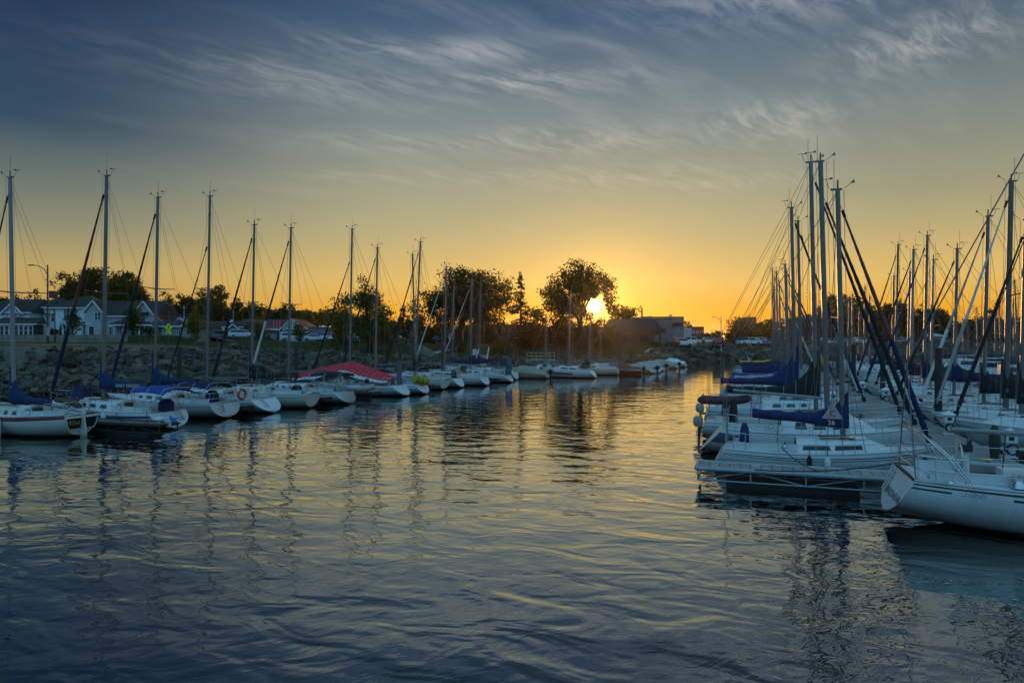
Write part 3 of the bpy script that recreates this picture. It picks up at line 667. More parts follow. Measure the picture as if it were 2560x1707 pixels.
def sailboat(label, mast, head, aft, fwd, H, name='sailboat', B=None, fb=(.82, .86, 1.12), hullm=None, stripe=None, stripe_m=NAVYS, rt=.35, rb=.75, Bt=.72, rake=.02,
             cover=None, boom=None, boomz=1.75, boomup=.1, jib=None, bimini=None, dodger=None, wheel=None, outboard=False, spread=.56, mastm=ALU, mr=.085,
             rail=True, cabin=True, win=3, texts=None, group=None, det=2, lean=0.0, doub=False, wire=None, zt0=.06, backstay=True, ladder=False, spreadw=1.0, vane=1, traveler=None):
    yaw = math.atan2(head[1], head[0]); X, Y = mast
    root = thing(name, label, 'sailboat', (X, Y, 0), yaw, group)
    B = B or (aft+fwd)*.30+.25; hm = hullm or WHITE
    hl = Hull(aft, fwd, B, B*Bt, fb[0], fb[1], fb[2], rt, rb, zt0=zt0, doub=doub)
    wire = wire or max(.008, math.hypot(X, Y)*.00020)
    # hull shell
    mb = MB(); ts = TS if det else TS[::2]+[1.0]
    sv = stripe or ()
    for side in (1, -1):
        rows = []
        for t in ts:
            a = hl.vz(t, .0); b = hl.vz(t, .09); vs = [0, max(a, .001), max(b, .002)]
            rest = sorted(set([.3, .45, .6, .72, .84, .93, 1.0]+[q for s0 in sv for q in s0[:2]]))
            rows.append([hl.pt(t, q, side) for q in vs]+[hl.pt(t, max(vs[2]+.0005*i, q), side) for i, q in enumerate(rest)])
        nr = len(rows[0])
        for i in range(len(rows)-1):
            for k in range(nr-1):
                q = [rows[i][k], rows[i+1][k], rows[i+1][k+1], rows[i][k+1]]
                mi = 1 if k < 2 else 0
                if k >= 3:
                    vm = (rest[k-3]+rest[k-2])/2
                    for s0 in sv:
                        if s0[0] < vm < s0[1] and TS[0]+s0[2] <= ts[i] <= s0[3]: mi = 2
                mb.add(q if side < 0 else q[::-1], [(0, 1, 2, 3)], mi, True)
    o = mb.build('hull', [hm, ANTIF, stripe_m], root)
    me = o.data
    import bmesh
    bm = bmesh.new(); bm.from_mesh(me); bmesh.ops.remove_doubles(bm, verts=bm.verts, dist=.0008); bm.to_mesh(me); bm.free()
    # transom
    if not doub:
        vs = [i/8 for i in range(9)]
        ring = [hl.pt(0, q, 1) for q in vs]+[hl.pt(0, q, -1) for q in vs[::-1]]
        MB().slab(ring[::-1], (-.03, 0, 0)).build('transom', hm, root)
        if texts and 'transom' in texts:
            for (body, sz, vc, yo, mt, arc) in texts['transom']:
                tb = MB()
                def pl(a, b, c, vc=vc, yo=yo, arc=arc):
                    v = vc+(b)/(hl.fs)-arc*(a*a)
                    p = hl.pt(0, max(.02, min(.98, v)), 1); return (p[0]-.042, -(a+yo), p[2])
                tb.text(body, sz, pl, 0); tb.build('lettering', mt, root)
    # deck with a cockpit well
    c0, c1 = hl.tx(-aft*.90), hl.tx(-aft*.36)
    stn = sorted(set([0, .02, .5, .6, .7, .8, .88, .94, .98, .999]+[c0, c0+.004, c1-.004, c1, (c0+c1)/2, c1+.05]))
    dk = MB(); rows = []
    for t in stn:
        r = []
        for f in (-1, -.62, -.60, 0, .60, .62, 1):
            p = hl.deck(t, f); well = (c0 < t < c1) and abs(f) < .61
            r.append((p[0], p[1], p[2]-(.38 if well else 0)))
        rows.append(r)
    dk.grid(rows, 0, False)
    for s in (1, -1):      # toe rail and coaming
        dk.tube([(hl.deck(t, s)[0], hl.deck(t, s)[1]*.985, hl.sheer(t)+.03) for t in ts[:-1]], .022, 4, 1)
        dk.beam((hl.deck(c0, 0)[0], s*.61*hl.hb(c0), hl.sheer(c0)+.11), (hl.deck(c1, 0)[0], s*.61*hl.hb(c1), hl.sheer(c1)+.16), .09, .22, 0)
    if outboard != 'no' and det > 1: dk.box((hl.deck(c1, 0)[0]-.5, 0, hl.sheer(c1)-.1), (.4, .3, .3), 0)
    dk.build('deck', [DECKW, MAROON if stripe_m is MAROON else GREYW], root)
    # cabin
    ct = hl.sheer(.5)+.05
    if cabin:
        xa, xb = -aft*.36, fwd*.52; hc = .40 if cabin is True else cabin; ca = MB(); rings = []
        def sec(u):
            x = lerp(xa, xb, u); t = hl.tx(x); w = min(.60*hl.hb(t), .60*hl.hb(.5))*lerp(1, .72, u**2); h = hc*(1-.10*u-.75*max(0, (u-.72)/.28)**1.5); z0 = hl.sheer(t)-.02
            return x, w, h, z0
        for u in (0, .02, .2, .4, .6, .72, .82, .92, 1):
            x, w, h, z0 = sec(u); rings.append([(x, w, z0), (x, w*.86, z0+h*.86), (x, w*.72, z0+h), (x, 0, z0+h*1.10), (x, -w*.72, z0+h), (x, -w*.86, z0+h*.86), (x, -w, z0)])
        ca.loft(rings, 0, True, False)
        ca.beam((lerp(xa, xb, .25), .35*B/3, sec(.25)[3]+hc+.06), (lerp(xa, xb, .62), .30*B/3, sec(.62)[3]+hc*.95+.06), .03, .04, 1)
        ca.beam((lerp(xa, xb, .25), -.35*B/3, sec(.25)[3]+hc+.06), (lerp(xa, xb, .62), -.30*B/3, sec(.62)[3]+hc*.95+.06), .03, .04, 1)
        ca.box((lerp(xa, xb, .66), 0, sec(.66)[3]+hc*1.06+.02), (.5, .5, .06), 0); ca.box((xa+.35, 0, sec(.1)[3]+hc*1.1), (.7, .6, .07), 2)
        co = ca.build('cabin', [WHITE if hm is not CREAM else CREAM, WOOD, DECKW], root); ct = sec(.5)[3]+hc
        def wp(u, v, s, off):
            x, w, h, z0 = sec(u); return (x, s*(lerp(w, w*.86, v/.86)+off), z0+h*v)
        wins = {3: ((.14, .27), (.34, .47), (.54, .63)), 2: ((.06, .36), (.40, .70)), 4: ((.10, .18), (.26, .34), (.42, .50), (.58, .66)), 1: ((.15, .62),)}[win]
        for s in (1, -1):
            for (a, b) in wins:
                wb = MB(); q = [wp(a, .30, s, .006), wp(b, .30, s, .006), wp(b-.02, .72, s, .006), wp(a+.012, .72, s, .006)]
                wb.slab(q if s < 0 else q[::-1], (0, s*.010, .002)); wb.build('window', GLASS, co)
        MB().box((xa-.012, 0, hl.sheer(hl.tx(xa))+.12), (.02, .5, .46), 0).build('companionway', WOOD, root)
    # mast
    zf = ct if cabin else hl.sheer(.5); zf -= .05
    mt = lambda z: (-rake*z, lean*z, z)
    m = MB(); m.tube([mt(zf), mt(H*.6), mt(H)], [mr*.88, mr*.85, mr*.78], 10, 0, True, 1.1); m.box((mt(H)[0]-.04, 0, H+.02), (.34, .10, .05), 1); m.box((mt(1.9)[0], mr, zf+.9), (.1, .08, .12), 1)
    m.box(mt(zf+.03), (.3, .3, .06), 1)
    m.build('mast', [mastm, WIRE], root)
    sx = spread*H; sw = B*.42*spreadw; tips = {}
    for s in (1, -1):
        p = mt(sx); tip = (p[0]-.16, p[1]+s*sw, sx+.06); tips[s] = tip
        MB().tube([p, tip], [.034, .022], 5).build('spreader', DMAST, root)
    hd = MB(); p = mt(H); k = max(.011, wire)
    hd.tube([(p[0], p[1], H), (p[0], p[1], H+.32)], .03, 5)
    if vane:
        hd.tube([(p[0]+.2, p[1], H+.05), (p[0]+.42, p[1]+.05, H+.22)], k*.8, 4); hd.add([(p[0]+.37, p[1]+.05, H+.21), (p[0]+.50, p[1]+.05, H+.20), (p[0]+.49, p[1]+.08, H+.34), (p[0]+.42, p[1]+.02, H+.26)], [(0, 1, 2, 3)])
        hd.tube([(p[0]-.25, p[1], H+.05), (p[0]-.34, p[1]-.1, H+.34)], k*.8, 4); hd.tube([(p[0]-.50, p[1]-.12, H+.34), (p[0]-.2, p[1]-.08, H+.35)], k, 4)
        hd.box((p[0]-.2, p[1]-.08, H+.36), (.08, .08, .05))
    if vane != 2: hd.tube([(p[0]-.1, p[1]+.06, H), (p[0]-.1, p[1]+.06, H+1.0)], k*.7, 4)
    hd.build('masthead_vane', WIRE, root)
    # rigging
    bow = (hl.deck(.985, 0)[0], 0, hl.sheer(1)+.1); rg = MB(); fh = mt(H*.97) if (jib is None or len(jib) < 4) else mt(H*jib[3])
    rg.tube([fh, bow], wire, 4)
    if backstay:
        st = hl.deck(.01, 0); rg.tube([mt(H), (st[0], 0, 2.6+hl.fs)], wire, 4)
        for s in (1, -1): rg.tube([(st[0], 0, 2.6+hl.fs), (st[0], s*B*Bt*.4, hl.fs)], wire, 4)
    for s in (1, -1):
        ch = hl.deck(hl.tx(-.15), s*.93); rg.tube([mt(H*.96), tips[s], ch], wire, 4)
        rg.tube([mt(sx*.97), hl.deck(hl.tx(-.65), s*.9)], wire, 4); rg.tube([mt(sx*.97), hl.deck(hl.tx(.5), s*.86)], wire, 4)
    rg.tube([(p[0]+mr+.10, .05, H), (mr+.12-rake*2, .06, zf+.1)], wire*.9, 4); rg.tube([(p[0]-mr-.06, -.05, H), (-mr-.08-rake*2, -.05, zf+.4)], wire*.9, 4)
    rg.build('rigging', WIRE, root)
    # boom, cover
    zb = boomz; bl = (boom[1] if boom else (cover[2] if cover else aft*.72))
    e = (-bl, traveler or 0, zb+boomup); g0 = (-rake*zb-mr-.03, 0, zb)
    bo = MB(); bo.tube([g0, e], .058, 8); 
    if det > 1: bo.tube([(-bl*.7, 0, zb+boomup*.7), (-bl*.72, 0, hl.sheer(.2)+.2)], .012, 4, 1); bo.tube([e, mt(H)], wire*.8, 4, 1)
    bo.build('boom', [boom[0] if boom else mastm, ROPE], root)
    if cover:
        c = MB(); cm, collar, cl = cover[:3]; sail_cover(c, -rake*zb, -cl, zb, zb+boomup, .30, .16, collar, hw=.17 if len(cover) < 4 else cover[3])
        co = c.build('sail_cover', cm, root)
        if det > 1:
            for k_ in (4, 6, 9, 11, 13):
                ty = MB(); cz = sum(q_[2] for q_ in c.rings[k_])/8
                lp = [(q_[0], q_[1]*1.05, cz+(q_[2]-cz)*1.03) for q_ in c.rings[k_]]; ty.tube(lp+[lp[0]], .011, 4)
                ty.build('sail_tie', BLACKC if cm is not BLACKC else GREYC, co)
        if texts and 'cover' in texts:
            for (body, sz, xo, zo, mt_) in texts['cover']:
                tb = MB(); tb.text(body, sz, lambda a, b, c_, xo=xo, zo=zo: (-(xo+a) if texts.get('side', 1) > 0 else -(xo-a), texts.get('side', 1)*(.19*(1-.45*xo/cl)+.012), zb+zo+b+boomup*xo/cl), 0)
                tb.build('lettering', mt_, co)
            if 'patch' in texts:
                for (pts, mt_) in texts['patch']:
                    pm = MB(); sd = texts.get('side', 1); pm.slab([(-a, sd*.172, zb+b) for a, b in pts], (0, sd*.012, 0)); pm.build('emblem', mt_, co)
    # furled jib
    if jib:
        a, b = Vector(bow), Vector(fh); jb = MB(); jr = jib[2] if len(jib) > 2 else .085
        f = lambda q: a.lerp(b, q)
        jq = lambda a_, b_, r0, r1, mi: jb.tube([f(lerp(a_, b_, i_/18)) for i_ in range(19)], [lerp(r0, r1, i_/18)*(1+(.10 if i_ % 2 else -.04)) for i_ in range(19)], 7, mi)
        jb.tube([f(.03), f(.06)], [.03, jr], 7, 0); jq(.06, .42, jr, jr*.88, 0); jq(.42, .92, jr*.86, jr*.34, 1); jb.tube([f(.92), f(.95)], [.05, .05], 6, 2)
        jb.tube([f(.008), f(.03)], [.09, .09], 8, 2)
        jb.build('furled_jib', [jib[0], jib[1], BLACKC], root)
    if det > 1 and cabin:
        for s_ in (1, -1):
            q = hl.deck(c1-.06, s_*.66); wn = MB(); wn.tube([(q[0], q[1], q[2]+.16), (q[0], q[1], q[2]+.22), (q[0], q[1], q[2]+.26), (q[0], q[1], q[2]+.34)], [.085, .055, .06, .08], 8); wn.build('winch', STEEL, root)
        rc = MB(); q = hl.deck(.78, .2); rc.torus((q[0], q[1], q[2]+.04), .15, .03, 'z', 0, 12, 5); rc.torus((q[0]+.03, q[1], q[2]+.09), .13, .03, 'z', 0, 12, 5); rc.build('rope_coil', ROPE if B > 2.75 else TANC, root)
        cs_ = MB(); xm = (hl.deck(c0, 0)[0]+hl.deck(c1, 0)[0])/2; ln = abs(hl.deck(c1, 0)[0]-hl.deck(c0, 0)[0])*.8
        for s_ in (1, -1): cs_.box((xm, s_*.44*hl.hb((c0+c1)/2), hl.sheer(.2)-.12), (ln, .26*B/2.8, .09))
        cs_.build('cockpit_cushions', NAVYC if stripe_m is NAVYS else GREYC, root)
    # bow rail, stern rail, lifelines
    if rail and det:
        rr = max(.013, wire*1.15); h = .58
        r1 = MB(); pts = [(hl.deck(t, s*.93)[0], hl.deck(t, s*.93)[1], hl.sheer(t)+h) for t, s in ((.80, 1), (.9, 1), (.97, 1))]
        pts += [(hl.deck(.998, 0)[0]+.05, 0, hl.sheer(1)+h+.03)]+[(p[0], -p[1], p[2]) for p in pts[::-1]]
        r1.tube(pts, rr, 5)
        for t in (.80, .91): 
            for s in (1, -1): q = hl.deck(t, s*.93); r1.tube([(q[0], q[1], hl.sheer(t)), (q[0], q[1], hl.sheer(t)+h)], rr, 5)
        r1.build('bow_rail', STEEL, root)
        r2 = MB()
        for hh in (h, h*.5):
            pts = [(hl.deck(t, 1)[0], hl.deck(t, .94)[1], hl.sheer(t)+hh) for t in (.13, .05, .015)]
            pts += [(hl.deck(.0, 0)[0]+.02, hl.hb(0)*.5, hl.sheer(0)+hh)]; r2.tube(pts+[(p[0], -p[1], p[2]) for p in pts[::-1]], rr, 5)
        for t in (.13, .06, .012):
            for s in (1, -1): q = hl.deck(t, s*.94); r2.tube([(q[0], q[1], hl.sheer(t)), (q[0], q[1], hl.sheer(t)+h)], rr, 5)
        r2.build('stern_rail', STEEL, root)
        l = MB()
        for s in (1, -1):
            for hh in (h*.97, h*.5): l.tube([(hl.deck(t, s*.95)[0], hl.deck(t, s*.95)[1], hl.sheer(t)+hh) for t in (.13, .3, .47, .64, .80)], wire*.8, 4)
            for t in (.3, .47, .64): q = hl.deck(t, s*.95); l.tube([(q[0], q[1], hl.sheer(t)), (q[0], q[1], hl.sheer(t)+h)], rr*.9, 5)
        l.build('lifelines', STEEL, root)
    if bimini:
        bmat_, x0, x1, zz = bimini[:4]; w = B*.66
        bb = MB(); canopy(bb, x0, x1, w, zz, tilt=bimini[4] if len(bimini) > 4 else .06); bo = bb.build('bimini', bmat_, root)
        fr = MB(); hz = hl.sheer(.2)
        for xx in (x0+.05, (x0+x1)/2, x1-.05):
            pts = [((x0+x1)/2, w*.5, hz), (xx, w*.5, zz-.12), (xx, w*.42, zz+.04), (xx, 0, zz+.10)]; fr.tube(pts+[(p[0], -p[1], p[2]) for p in pts[-2::-1]], .014, 5)
        fr.build('frame', STEEL, bo)
    if dodger:
        dm, x0, zz = dodger; w = hl.hb(.45)*1.25; d = MB(); rings = []
        for (u, hgt, ww) in ((0, 1.0, 1), (.35, .96, .98), (.7, .6, .9), (1.0, .05, .8)):
            zt = lerp(ct-.1, zz, hgt); rings.append([(x0+u*.95, w/2*ww, ct-.25), (x0+u*.95, w/2*ww*.92, lerp(ct-.1, zt, .75)), (x0+u*.95, w/2*ww*.5, zt), (x0+u*.95, -w/2*ww*.5, zt), (x0+u*.95, -w/2*ww*.92, lerp(ct-.1, zt, .75)), (x0+u*.95, -w/2*ww, ct-.25)])
        d.loft(rings, 0, False, True, False); d.build('dodger', dm, root)
    if wheel:
        wm, xw, wz = wheel[:3]; wl = MB()
        if wm is STEEL:
            wl.torus((xw, 0, wz), .38, .02, 'x', 0); 
            for k in range(3): a = k*math.pi/3; wl.tube([(xw, math.cos(a)*.38, wz+math.sin(a)*.38), (xw, -math.cos(a)*.38, wz-math.sin(a)*.38)], .012, 4)
            wl.tube([(xw+.1, 0, hl.sheer(.2)-.35), (xw+.1, 0, wz)], .08, 6, 1); wl.build('wheel', [STEEL, PLASTW], root)
        else:
            hh = wheel[3] if len(wheel) > 3 else .8; ww = .34
            r0 = [(xw-.16, -ww, wz-hh/2), (xw+.16, -ww, wz-hh/2), (xw+.16, ww, wz-hh/2), (xw-.16, ww, wz-hh/2)]
            r1 = [(xw-.13, -ww*1.05, wz+hh*.15), (xw+.15, -ww*1.05, wz+hh*.15), (xw+.15, ww*1.05, wz+hh*.15), (xw-.13, ww*1.05, wz+hh*.15)]
            r2 = [(xw-.06, -ww*.6, wz+hh*.46), (xw+.08, -ww*.55, wz+hh*.46), (xw+.08, ww*.5, wz+hh*.5), (xw-.06, ww*.55, wz+hh*.5)]
            wl.loft([r0, r1, r2], 0, True, True); wl.build('wheel_cover', wm, root)
    if outboard and outboard != 'no':
        xo = -aft-.22; ob = MB(); oz = hl.fs*.62; yo = .35*hl.Bt/2
        ob.loft([[(xo+dx*sx_, yo+dy*sx_, oz+dz) for dx, dy in ((-.20, -.13), (.16, -.13), (.18, 0), (.16, .13), (-.20, .13), (-.25, 0))] for dz, sx_ in ((-.05, .7), (.06, 1), (.30, 1.0), (.42, .7))], 0, True, True)
        ob.beam((xo, yo, oz), (xo, yo, -.4), .12, .1, 1); ob.box((xo+.2, yo, oz-.08), (.25, .2, .1), 1); ob.build('outboard_motor', [GREYC if outboard == 1 else BLACKC, BLACKS], root)
    if ladder:
        lb = MB()
        for s in (-.16, .16): p, q = hl.pt(0, 1, 1), hl.pt(0, .38, 1); lb.tube([(p[0]-.06, ladder+s, p[2]+.05), (q[0]-.08, ladder+s, q[2])], .016, 5)
        for k in range(4): v = .46+.15*k; p = hl.pt(0, v, 1); lb.tube([(p[0]-.07, ladder-.16, p[2]), (p[0]-.07, ladder+.16, p[2])], .02, 5)
        lb.build('boarding_ladder', STEEL, root)
    root['_z'] = hl.fs
    return root, hl
def norm2(a, b): l = math.hypot(a, b); return (a/l, b/l)
HL0 = norm2(-.87, .49); HL = norm2(-.95, .31)         # bows of the left hand row
HR = norm2(.944, -.33)        # bows of the near row on the right hand pier
HQ = (-HR[0], -HR[1])         # bows of the row beyond that pier
def by_mast(px, Y): return (PX(px, Y), Y)
GL, GR, GQ, GT = 'sailboats moored along the left bank', 'sailboats on the near side of the right hand pier', 'sailboats on the far side of the right hand pier', 'sailboats at the more distant piers'
def top(py, Y): return PZ(py, Y)
# ---------------------------------------------------------------- the boats
def moor(pxs, pys, pxm, head, z=0.0):
    """stern waterline and mast bearing as surveyed -> mast position and distance from mast to stern"""
    Y = (CAM_Z-z)*1707/(pys-848); X = PX(pxs, Y); t = (pxm-1280)/1707
    m = (t*Y-X)/(head[0]-t*head[1]); return (X+m*head[0], Y+m*head[1]), m
def left(label, pxs, pys, pxm, pyt, fwd, **k):
    p, m = moor(pxs, pys, pxm, HL); q = m/moor(pxs, pys, pxm, HL0)[1]; k.setdefault('group', GL)
    if k.get('B'): k['B'] *= .88
    if k.get('cover'): c = list(k['cover']); c[2] *= q*1.08; k['cover'] = tuple(c)
    if k.get('boom'): k['boom'] = (k['boom'][0], k['boom'][1]*q*1.05)
    if k.get('bimini'): c = list(k['bimini']); c[1] *= q; c[2] *= q*.92; k['bimini'] = tuple(c)
    if k.get('wheel'): c = list(k['wheel']); c[1] *= q; k['wheel'] = tuple(c)
    if k.get('dodger'): c = list(k['dodger']); c[1] *= q; k['dodger'] = tuple(c)
    return sailboat(label, p, HL, m, fwd*.86, PZ(pyt, p[1]), **k)+(p,)
THIN = ((.80, .835, 0, 1),)
DUO = ((.72, .745, 0, 1), (.80, .84, 0, 1))
# left hand bank, nearest first
b1, h1, p1 = left('cream hulled sailboat with black name panel and outboard rudder on its stern', 199, 1092, 36, 443, 4.2, B=3.0, Bt=.62, hullm=CREAM, stripe=((.87, 1.0, 0, 1),), stripe_m=MAROON, rt=-.12,
    rake=-.024, cover=(BLUEC, 1.25, 2.9, .2), boomz=1.5, boomup=-.05, jib=(BLUEC, BLACKC, .075), win=4, fb=(.98, .86, 1.2), mr=.10, spread=.55, spreadw=1.5, mastm=WMAST)
def stern_panel(root, h):
    nb = MB(); f = lambda v, s, o=0.0: (lambda p: (p[0]-.045-o, p[1]*.93, p[2]))(h.pt(0, v, s))
    ring = [f(v, 1) for v in (.34, .5, .65, .8, .9)]+[f(v, -1) for v in (.9, .8, .65, .5, .34)]
    nb.slab(ring[::-1], (-.012, 0, 0)); o = nb.build('name_panel', BLACKS, root)
    rim = MB(); rim.tube([(p[0]-.012, p[1], p[2]) for p in ring]+[(ring[0][0]-.012, ring[0][1], ring[0][2])], .03, 5); rim.build('rim', CREAM, o)
    tb = MB(); tb.text('Wine', .30, lambda a, b, c: (h.pt(0, min(.95, .56+b), 1)[0]-.062, -(a-.46), h.pt(0, .56, 1)[2]+b), 0, shear=.35); tb.build('lettering', GOLD, o)
    r = MB(); r.slab([(-h.aft-.08, .035, -.3), (-h.aft-.42, .035, -.3), (-h.aft-.40, .035, .1), (-h.aft-.26, .035, 1.06), (-h.aft-.05, .035, 1.1)], (0, -.07, 0)); r.build('rudder', CREAM, root)
    t = MB(); t.tube([(-h.aft-.1, 0, 1.1), (-h.aft+1.2, .25, 1.32)], .03, 5); t.build('tiller', WOOD, root)
stern_panel(b1, h1)
ab = MB(); ab.tube([(-.4-h1.aft*.5, -1.3, 1.15), (-h1.aft*.25, -2.1, 1.25), (h1.fwd*.2, -2.6, 1.3)], [.12, .16, .13], 8); ab.tube([(-h1.aft*.35, -1.2, .8), (-h1.aft*.35, -1.7, 1.2)], .03, 5); ab.build('furled_awning', BROWNW, b1)
b2, h2, p2 = left('white sloop with blue name lettering, bright blue bimini and lettered blue sail cover', 441, 1072, 257, 441, 4.3, B=3.3, Bt=.78, stripe=((.72, .86, 0, 1),), stripe_m=GREYS, rt=.55,
    cover=(BLUEC, .95, 3.5, .18), boomz=1.95, boomup=.02, jib=(NAVYC, MAROON, .10), bimini=(BRIGHTB, -6.3, -4.0, 1.92, .06), wheel=(NAVYC, -5.3, 1.15, .6), win=3, ladder=-.55, mr=.10, spread=.53,
    texts={'transom': [('DAILY', .24, .42, -.60, SKYBL, .04), ('DESSERT', .19, .45, .48, SKYBL, .04)], 'cover': [('DAILY DESSERT', .22, 1.75, -.02, WHT)]})
em = MB()
for a, b, c, d in ((-.16, .34, .20, .62), (-.10, .64, .05, .72)): 
    q = [(x, v) for x, v in ((a, b), (c, b), (c, d), (a, d))]; em.slab([(h2.pt(0, v, 1)[0]-.045, -x, h2.pt(0, v, 1)[2]) for x, v in q], (-.006, 0, 0))
em.slab([(h2.pt(0, v, 1)[0]-.046, -x, h2.pt(0, v, 1)[2]) for x, v in ((-.3, .24), (0, .20), (.34, .22), (.42, .27), (.1, .31), (-.2, .29))], (-.006, 0, 0)); em.build('emblem', SKYBL, b2)
tent = MB(); tent.loft([[(.9, .65, 1.1), (1.15, .25, 1.8), (1.15, -.25, 1.8), (.9, -.65, 1.1)], [(1.6, .65, 1.15), (1.55, .05, 2.1), (1.55, -.05, 2.1), (1.6, -.65, 1.15)], [(2.3, .4, 1.15), (2.2, .05, 1.6), (2.2, -.05, 1.6), (2.3, -.4, 1.15)]], 0, True, False); tent.build('hatch_tent', NAVYC, b2)
b3, h3, p3 = left('white sloop with navy bimini, navy helm cover and a plain rounded transom', 571, 1045, 386, 495, 4.1, B=3.2, Bt=.8, hullm=GREYW, stripe=((.80, .83, 0, 1), (.865, .885, 0, 1)), rt=.25,
    cover=(BLUEC, 1.15, 3.5, .17), boomz=1.85, boomup=.1, jib=(NAVYC, BLACKC, .09), bimini=(NAVYC, -5.9, -3.5, 1.85, .05), wheel=(NAVYC, -5.2, 1.15, .7), outboard=False, ladder=.35, mr=.095, spread=.58)
b4, h4, p4 = left('white sloop with bare boom and a stepped open transom', 688, 1032, 516, 492, 3.9, B=3.1, Bt=.82, stripe=((.74, .78, 0, .75),), stripe_m=BLACKS, rt=.85,
    boom=(ALU, 3.6), boomz=1.95, boomup=.05, jib=(BLACKC, BLACKC, .06, .80), win=2, wheel=(STEEL, -4.6, 1.25), dodger=None, ladder=.3)
b5, h5, p5 = left('cream sloop with black boot stripe and black mast wrap, next before the dinghy boat', 777, 1020, 628, 563, 3.9, B=3.0, Bt=.6, hullm=CREAM, stripe=((.80, .83, 0, 1),), stripe_m=BLACKS, rt=-.15,
    cover=(BLACKC, 1.3, 2.6, .12), boomz=1.9, jib=(BLACKC, BLACKC, .09), win=1, wheel=(BLACKC, -4.2, 1.15, .6), fb=(.9, .86, 1.1))
b6, h6, p6 = left('white sloop with black bimini carrying a grey inflatable across its stern', 879, 1009, 720, 571, 4.0, B=3.2, Bt=.8, stripe=((.78, .81, 0, 1),), stripe_m=BLACKS, rt=.7,
    boom=(ALU, 3.7), boomz=2.05, boomup=.18, jib=(WHITEC, BLACKC, .085), bimini=(BLACKC, -5.6, -3.0, 2.0, .0), wheel=(STEEL, -4.8, 1.2), win=4)
b7, h7, p7 = left('white sloop lying under the red and white boat tent', 1020, 990, 873, 574, 4.2, B=3.2, Bt=.78, stripe=((.74, .78, 0, 1),), stripe_m=MAROON, rt=.9, jib=(BLACKC, BLACKC, .08, .84),
    boom=(ALU, 3.4), boomz=1.95, boomup=.1, win=3, wheel=(STEEL, -4.8, 1.2))
b8, h8, p8 = left('white sloop with black bimini and a yellow roll tied on its stern', 1067, 985, 937, 620, 4.0, B=3.1, Bt=.75, rt=.6, stripe=THIN, jib=(BLACKC, BLACKC, .08), boom=(ALU, 3.4), boomz=2.2, boomup=.25,
    bimini=(BLACKC, -4.9, -2.6, 2.05, 0), win=3)
b9, h9, p9 = left('small sailboat with a flat boxy white transom, tall mast of the leaning pair', 1109, 974, 1036, 606, 3.6, B=2.6, Bt=.9, rt=-.2, stripe=THIN, stripe_m=MAROON, cover=(BLACKC, .9, 2.6), boomz=1.8, rake=.045, win=2, jib=(BLACKC, BLACKC, .07))
b10, h10, p10 = left('white sloop with scooped transom below the shorter mast of the leaning pair', 1157, 969, 1040, 637, 4.2, B=2.9, Bt=.75, rt=.6, stripe=THIN, boom=(ALU, 3.0), boomz=1.8, rake=-.03, wheel=(NAVYC, -4.2, 1.2, .7), win=3, cover=None, jib=(BLACKC, BLACKC, .07, .85))
b11, h11, p11 = left('white sloop with a pink fender patch and dark boot line, mast before the largest tree', 1220, 964, 1110, 668, 4.1, B=3.0, Bt=.78, rt=.5, stripe=THIN, stripe_m=BLACKS, jib=(WHITEC, WHITEC, .06), boom=(WMAST, 3.4), boomz=1.75, win=2, dodger=(TANC, -2.2, 1.85))
b12, h12, p12 = left('white sloop with a teal roll standing on its stern and dark awning', 1282, 956, 1175, 700, 4.2, B=3.0, Bt=.75, rt=.8, stripe=THIN, cover=(NAVYC, .7, 3.4), boomz=1.95, bimini=(NAVYC, -4.9, -2.8, 2.0, 0), win=3, jib=(WHITEC, WHITEC, .05))
b13, h13, p13 = left('white sloop half hidden behind the teal roll boat, thin bronze mast', 1293, 950, 1197, 710, 4.0, B=2.9, Bt=.7, rt=.3, stripe=THIN, cover=(BLACKC, .6, 3.0), boomz=1.9, mastm=DMAST, det=1)
b14, h14, p14 = left('low sailboat with short slim mast in front of the thick tree trunk', 1205, 946, 1130, 724, 3.6, B=2.7, rt=.3, stripe=THIN, cover=(NAVYC, .6, 2.8), det=1, mr=.07)
b15, h15, p15 = left('small daysailer behind the tan covered runabout with the shortest mast', 1402, 941, 1363, 793, 2.8, B=2.3, rt=.2, boom=(ALU, 2.2), det=1, mr=.06, spread=.6)
b16, h16, p16 = left('white sloop with black cockpit tent just left of the sun glitter', 1491, 945, 1422, 743, 3.7, B=2.9, Bt=.75, rt=.6, stripe=((.55, .75, .35, .8),), stripe_m=GREYS, boom=(ALU, 2.6), dodger=(BLACKC, -2.4, 2.0), win=2, mr=.07)
b17, h17, p17 = left('small sloop with round white stern right of the black tented boat', 1546, 938, 1473, 790, 3.2, B=2.6, Bt=.7, rt=.1, stripe=THIN, stripe_m=BROWNW, hullm=CREAM, boom=(ALU, 2.4), det=1, mr=.06)
b18, h18, p18 = left('small sloop with square white stern farthest along the left bank', 1562, 935, 1500, 830, 3.0, B=2.4, Bt=.8, rt=.1, boom=(ALU, 2.2), det=1, mr=.06)

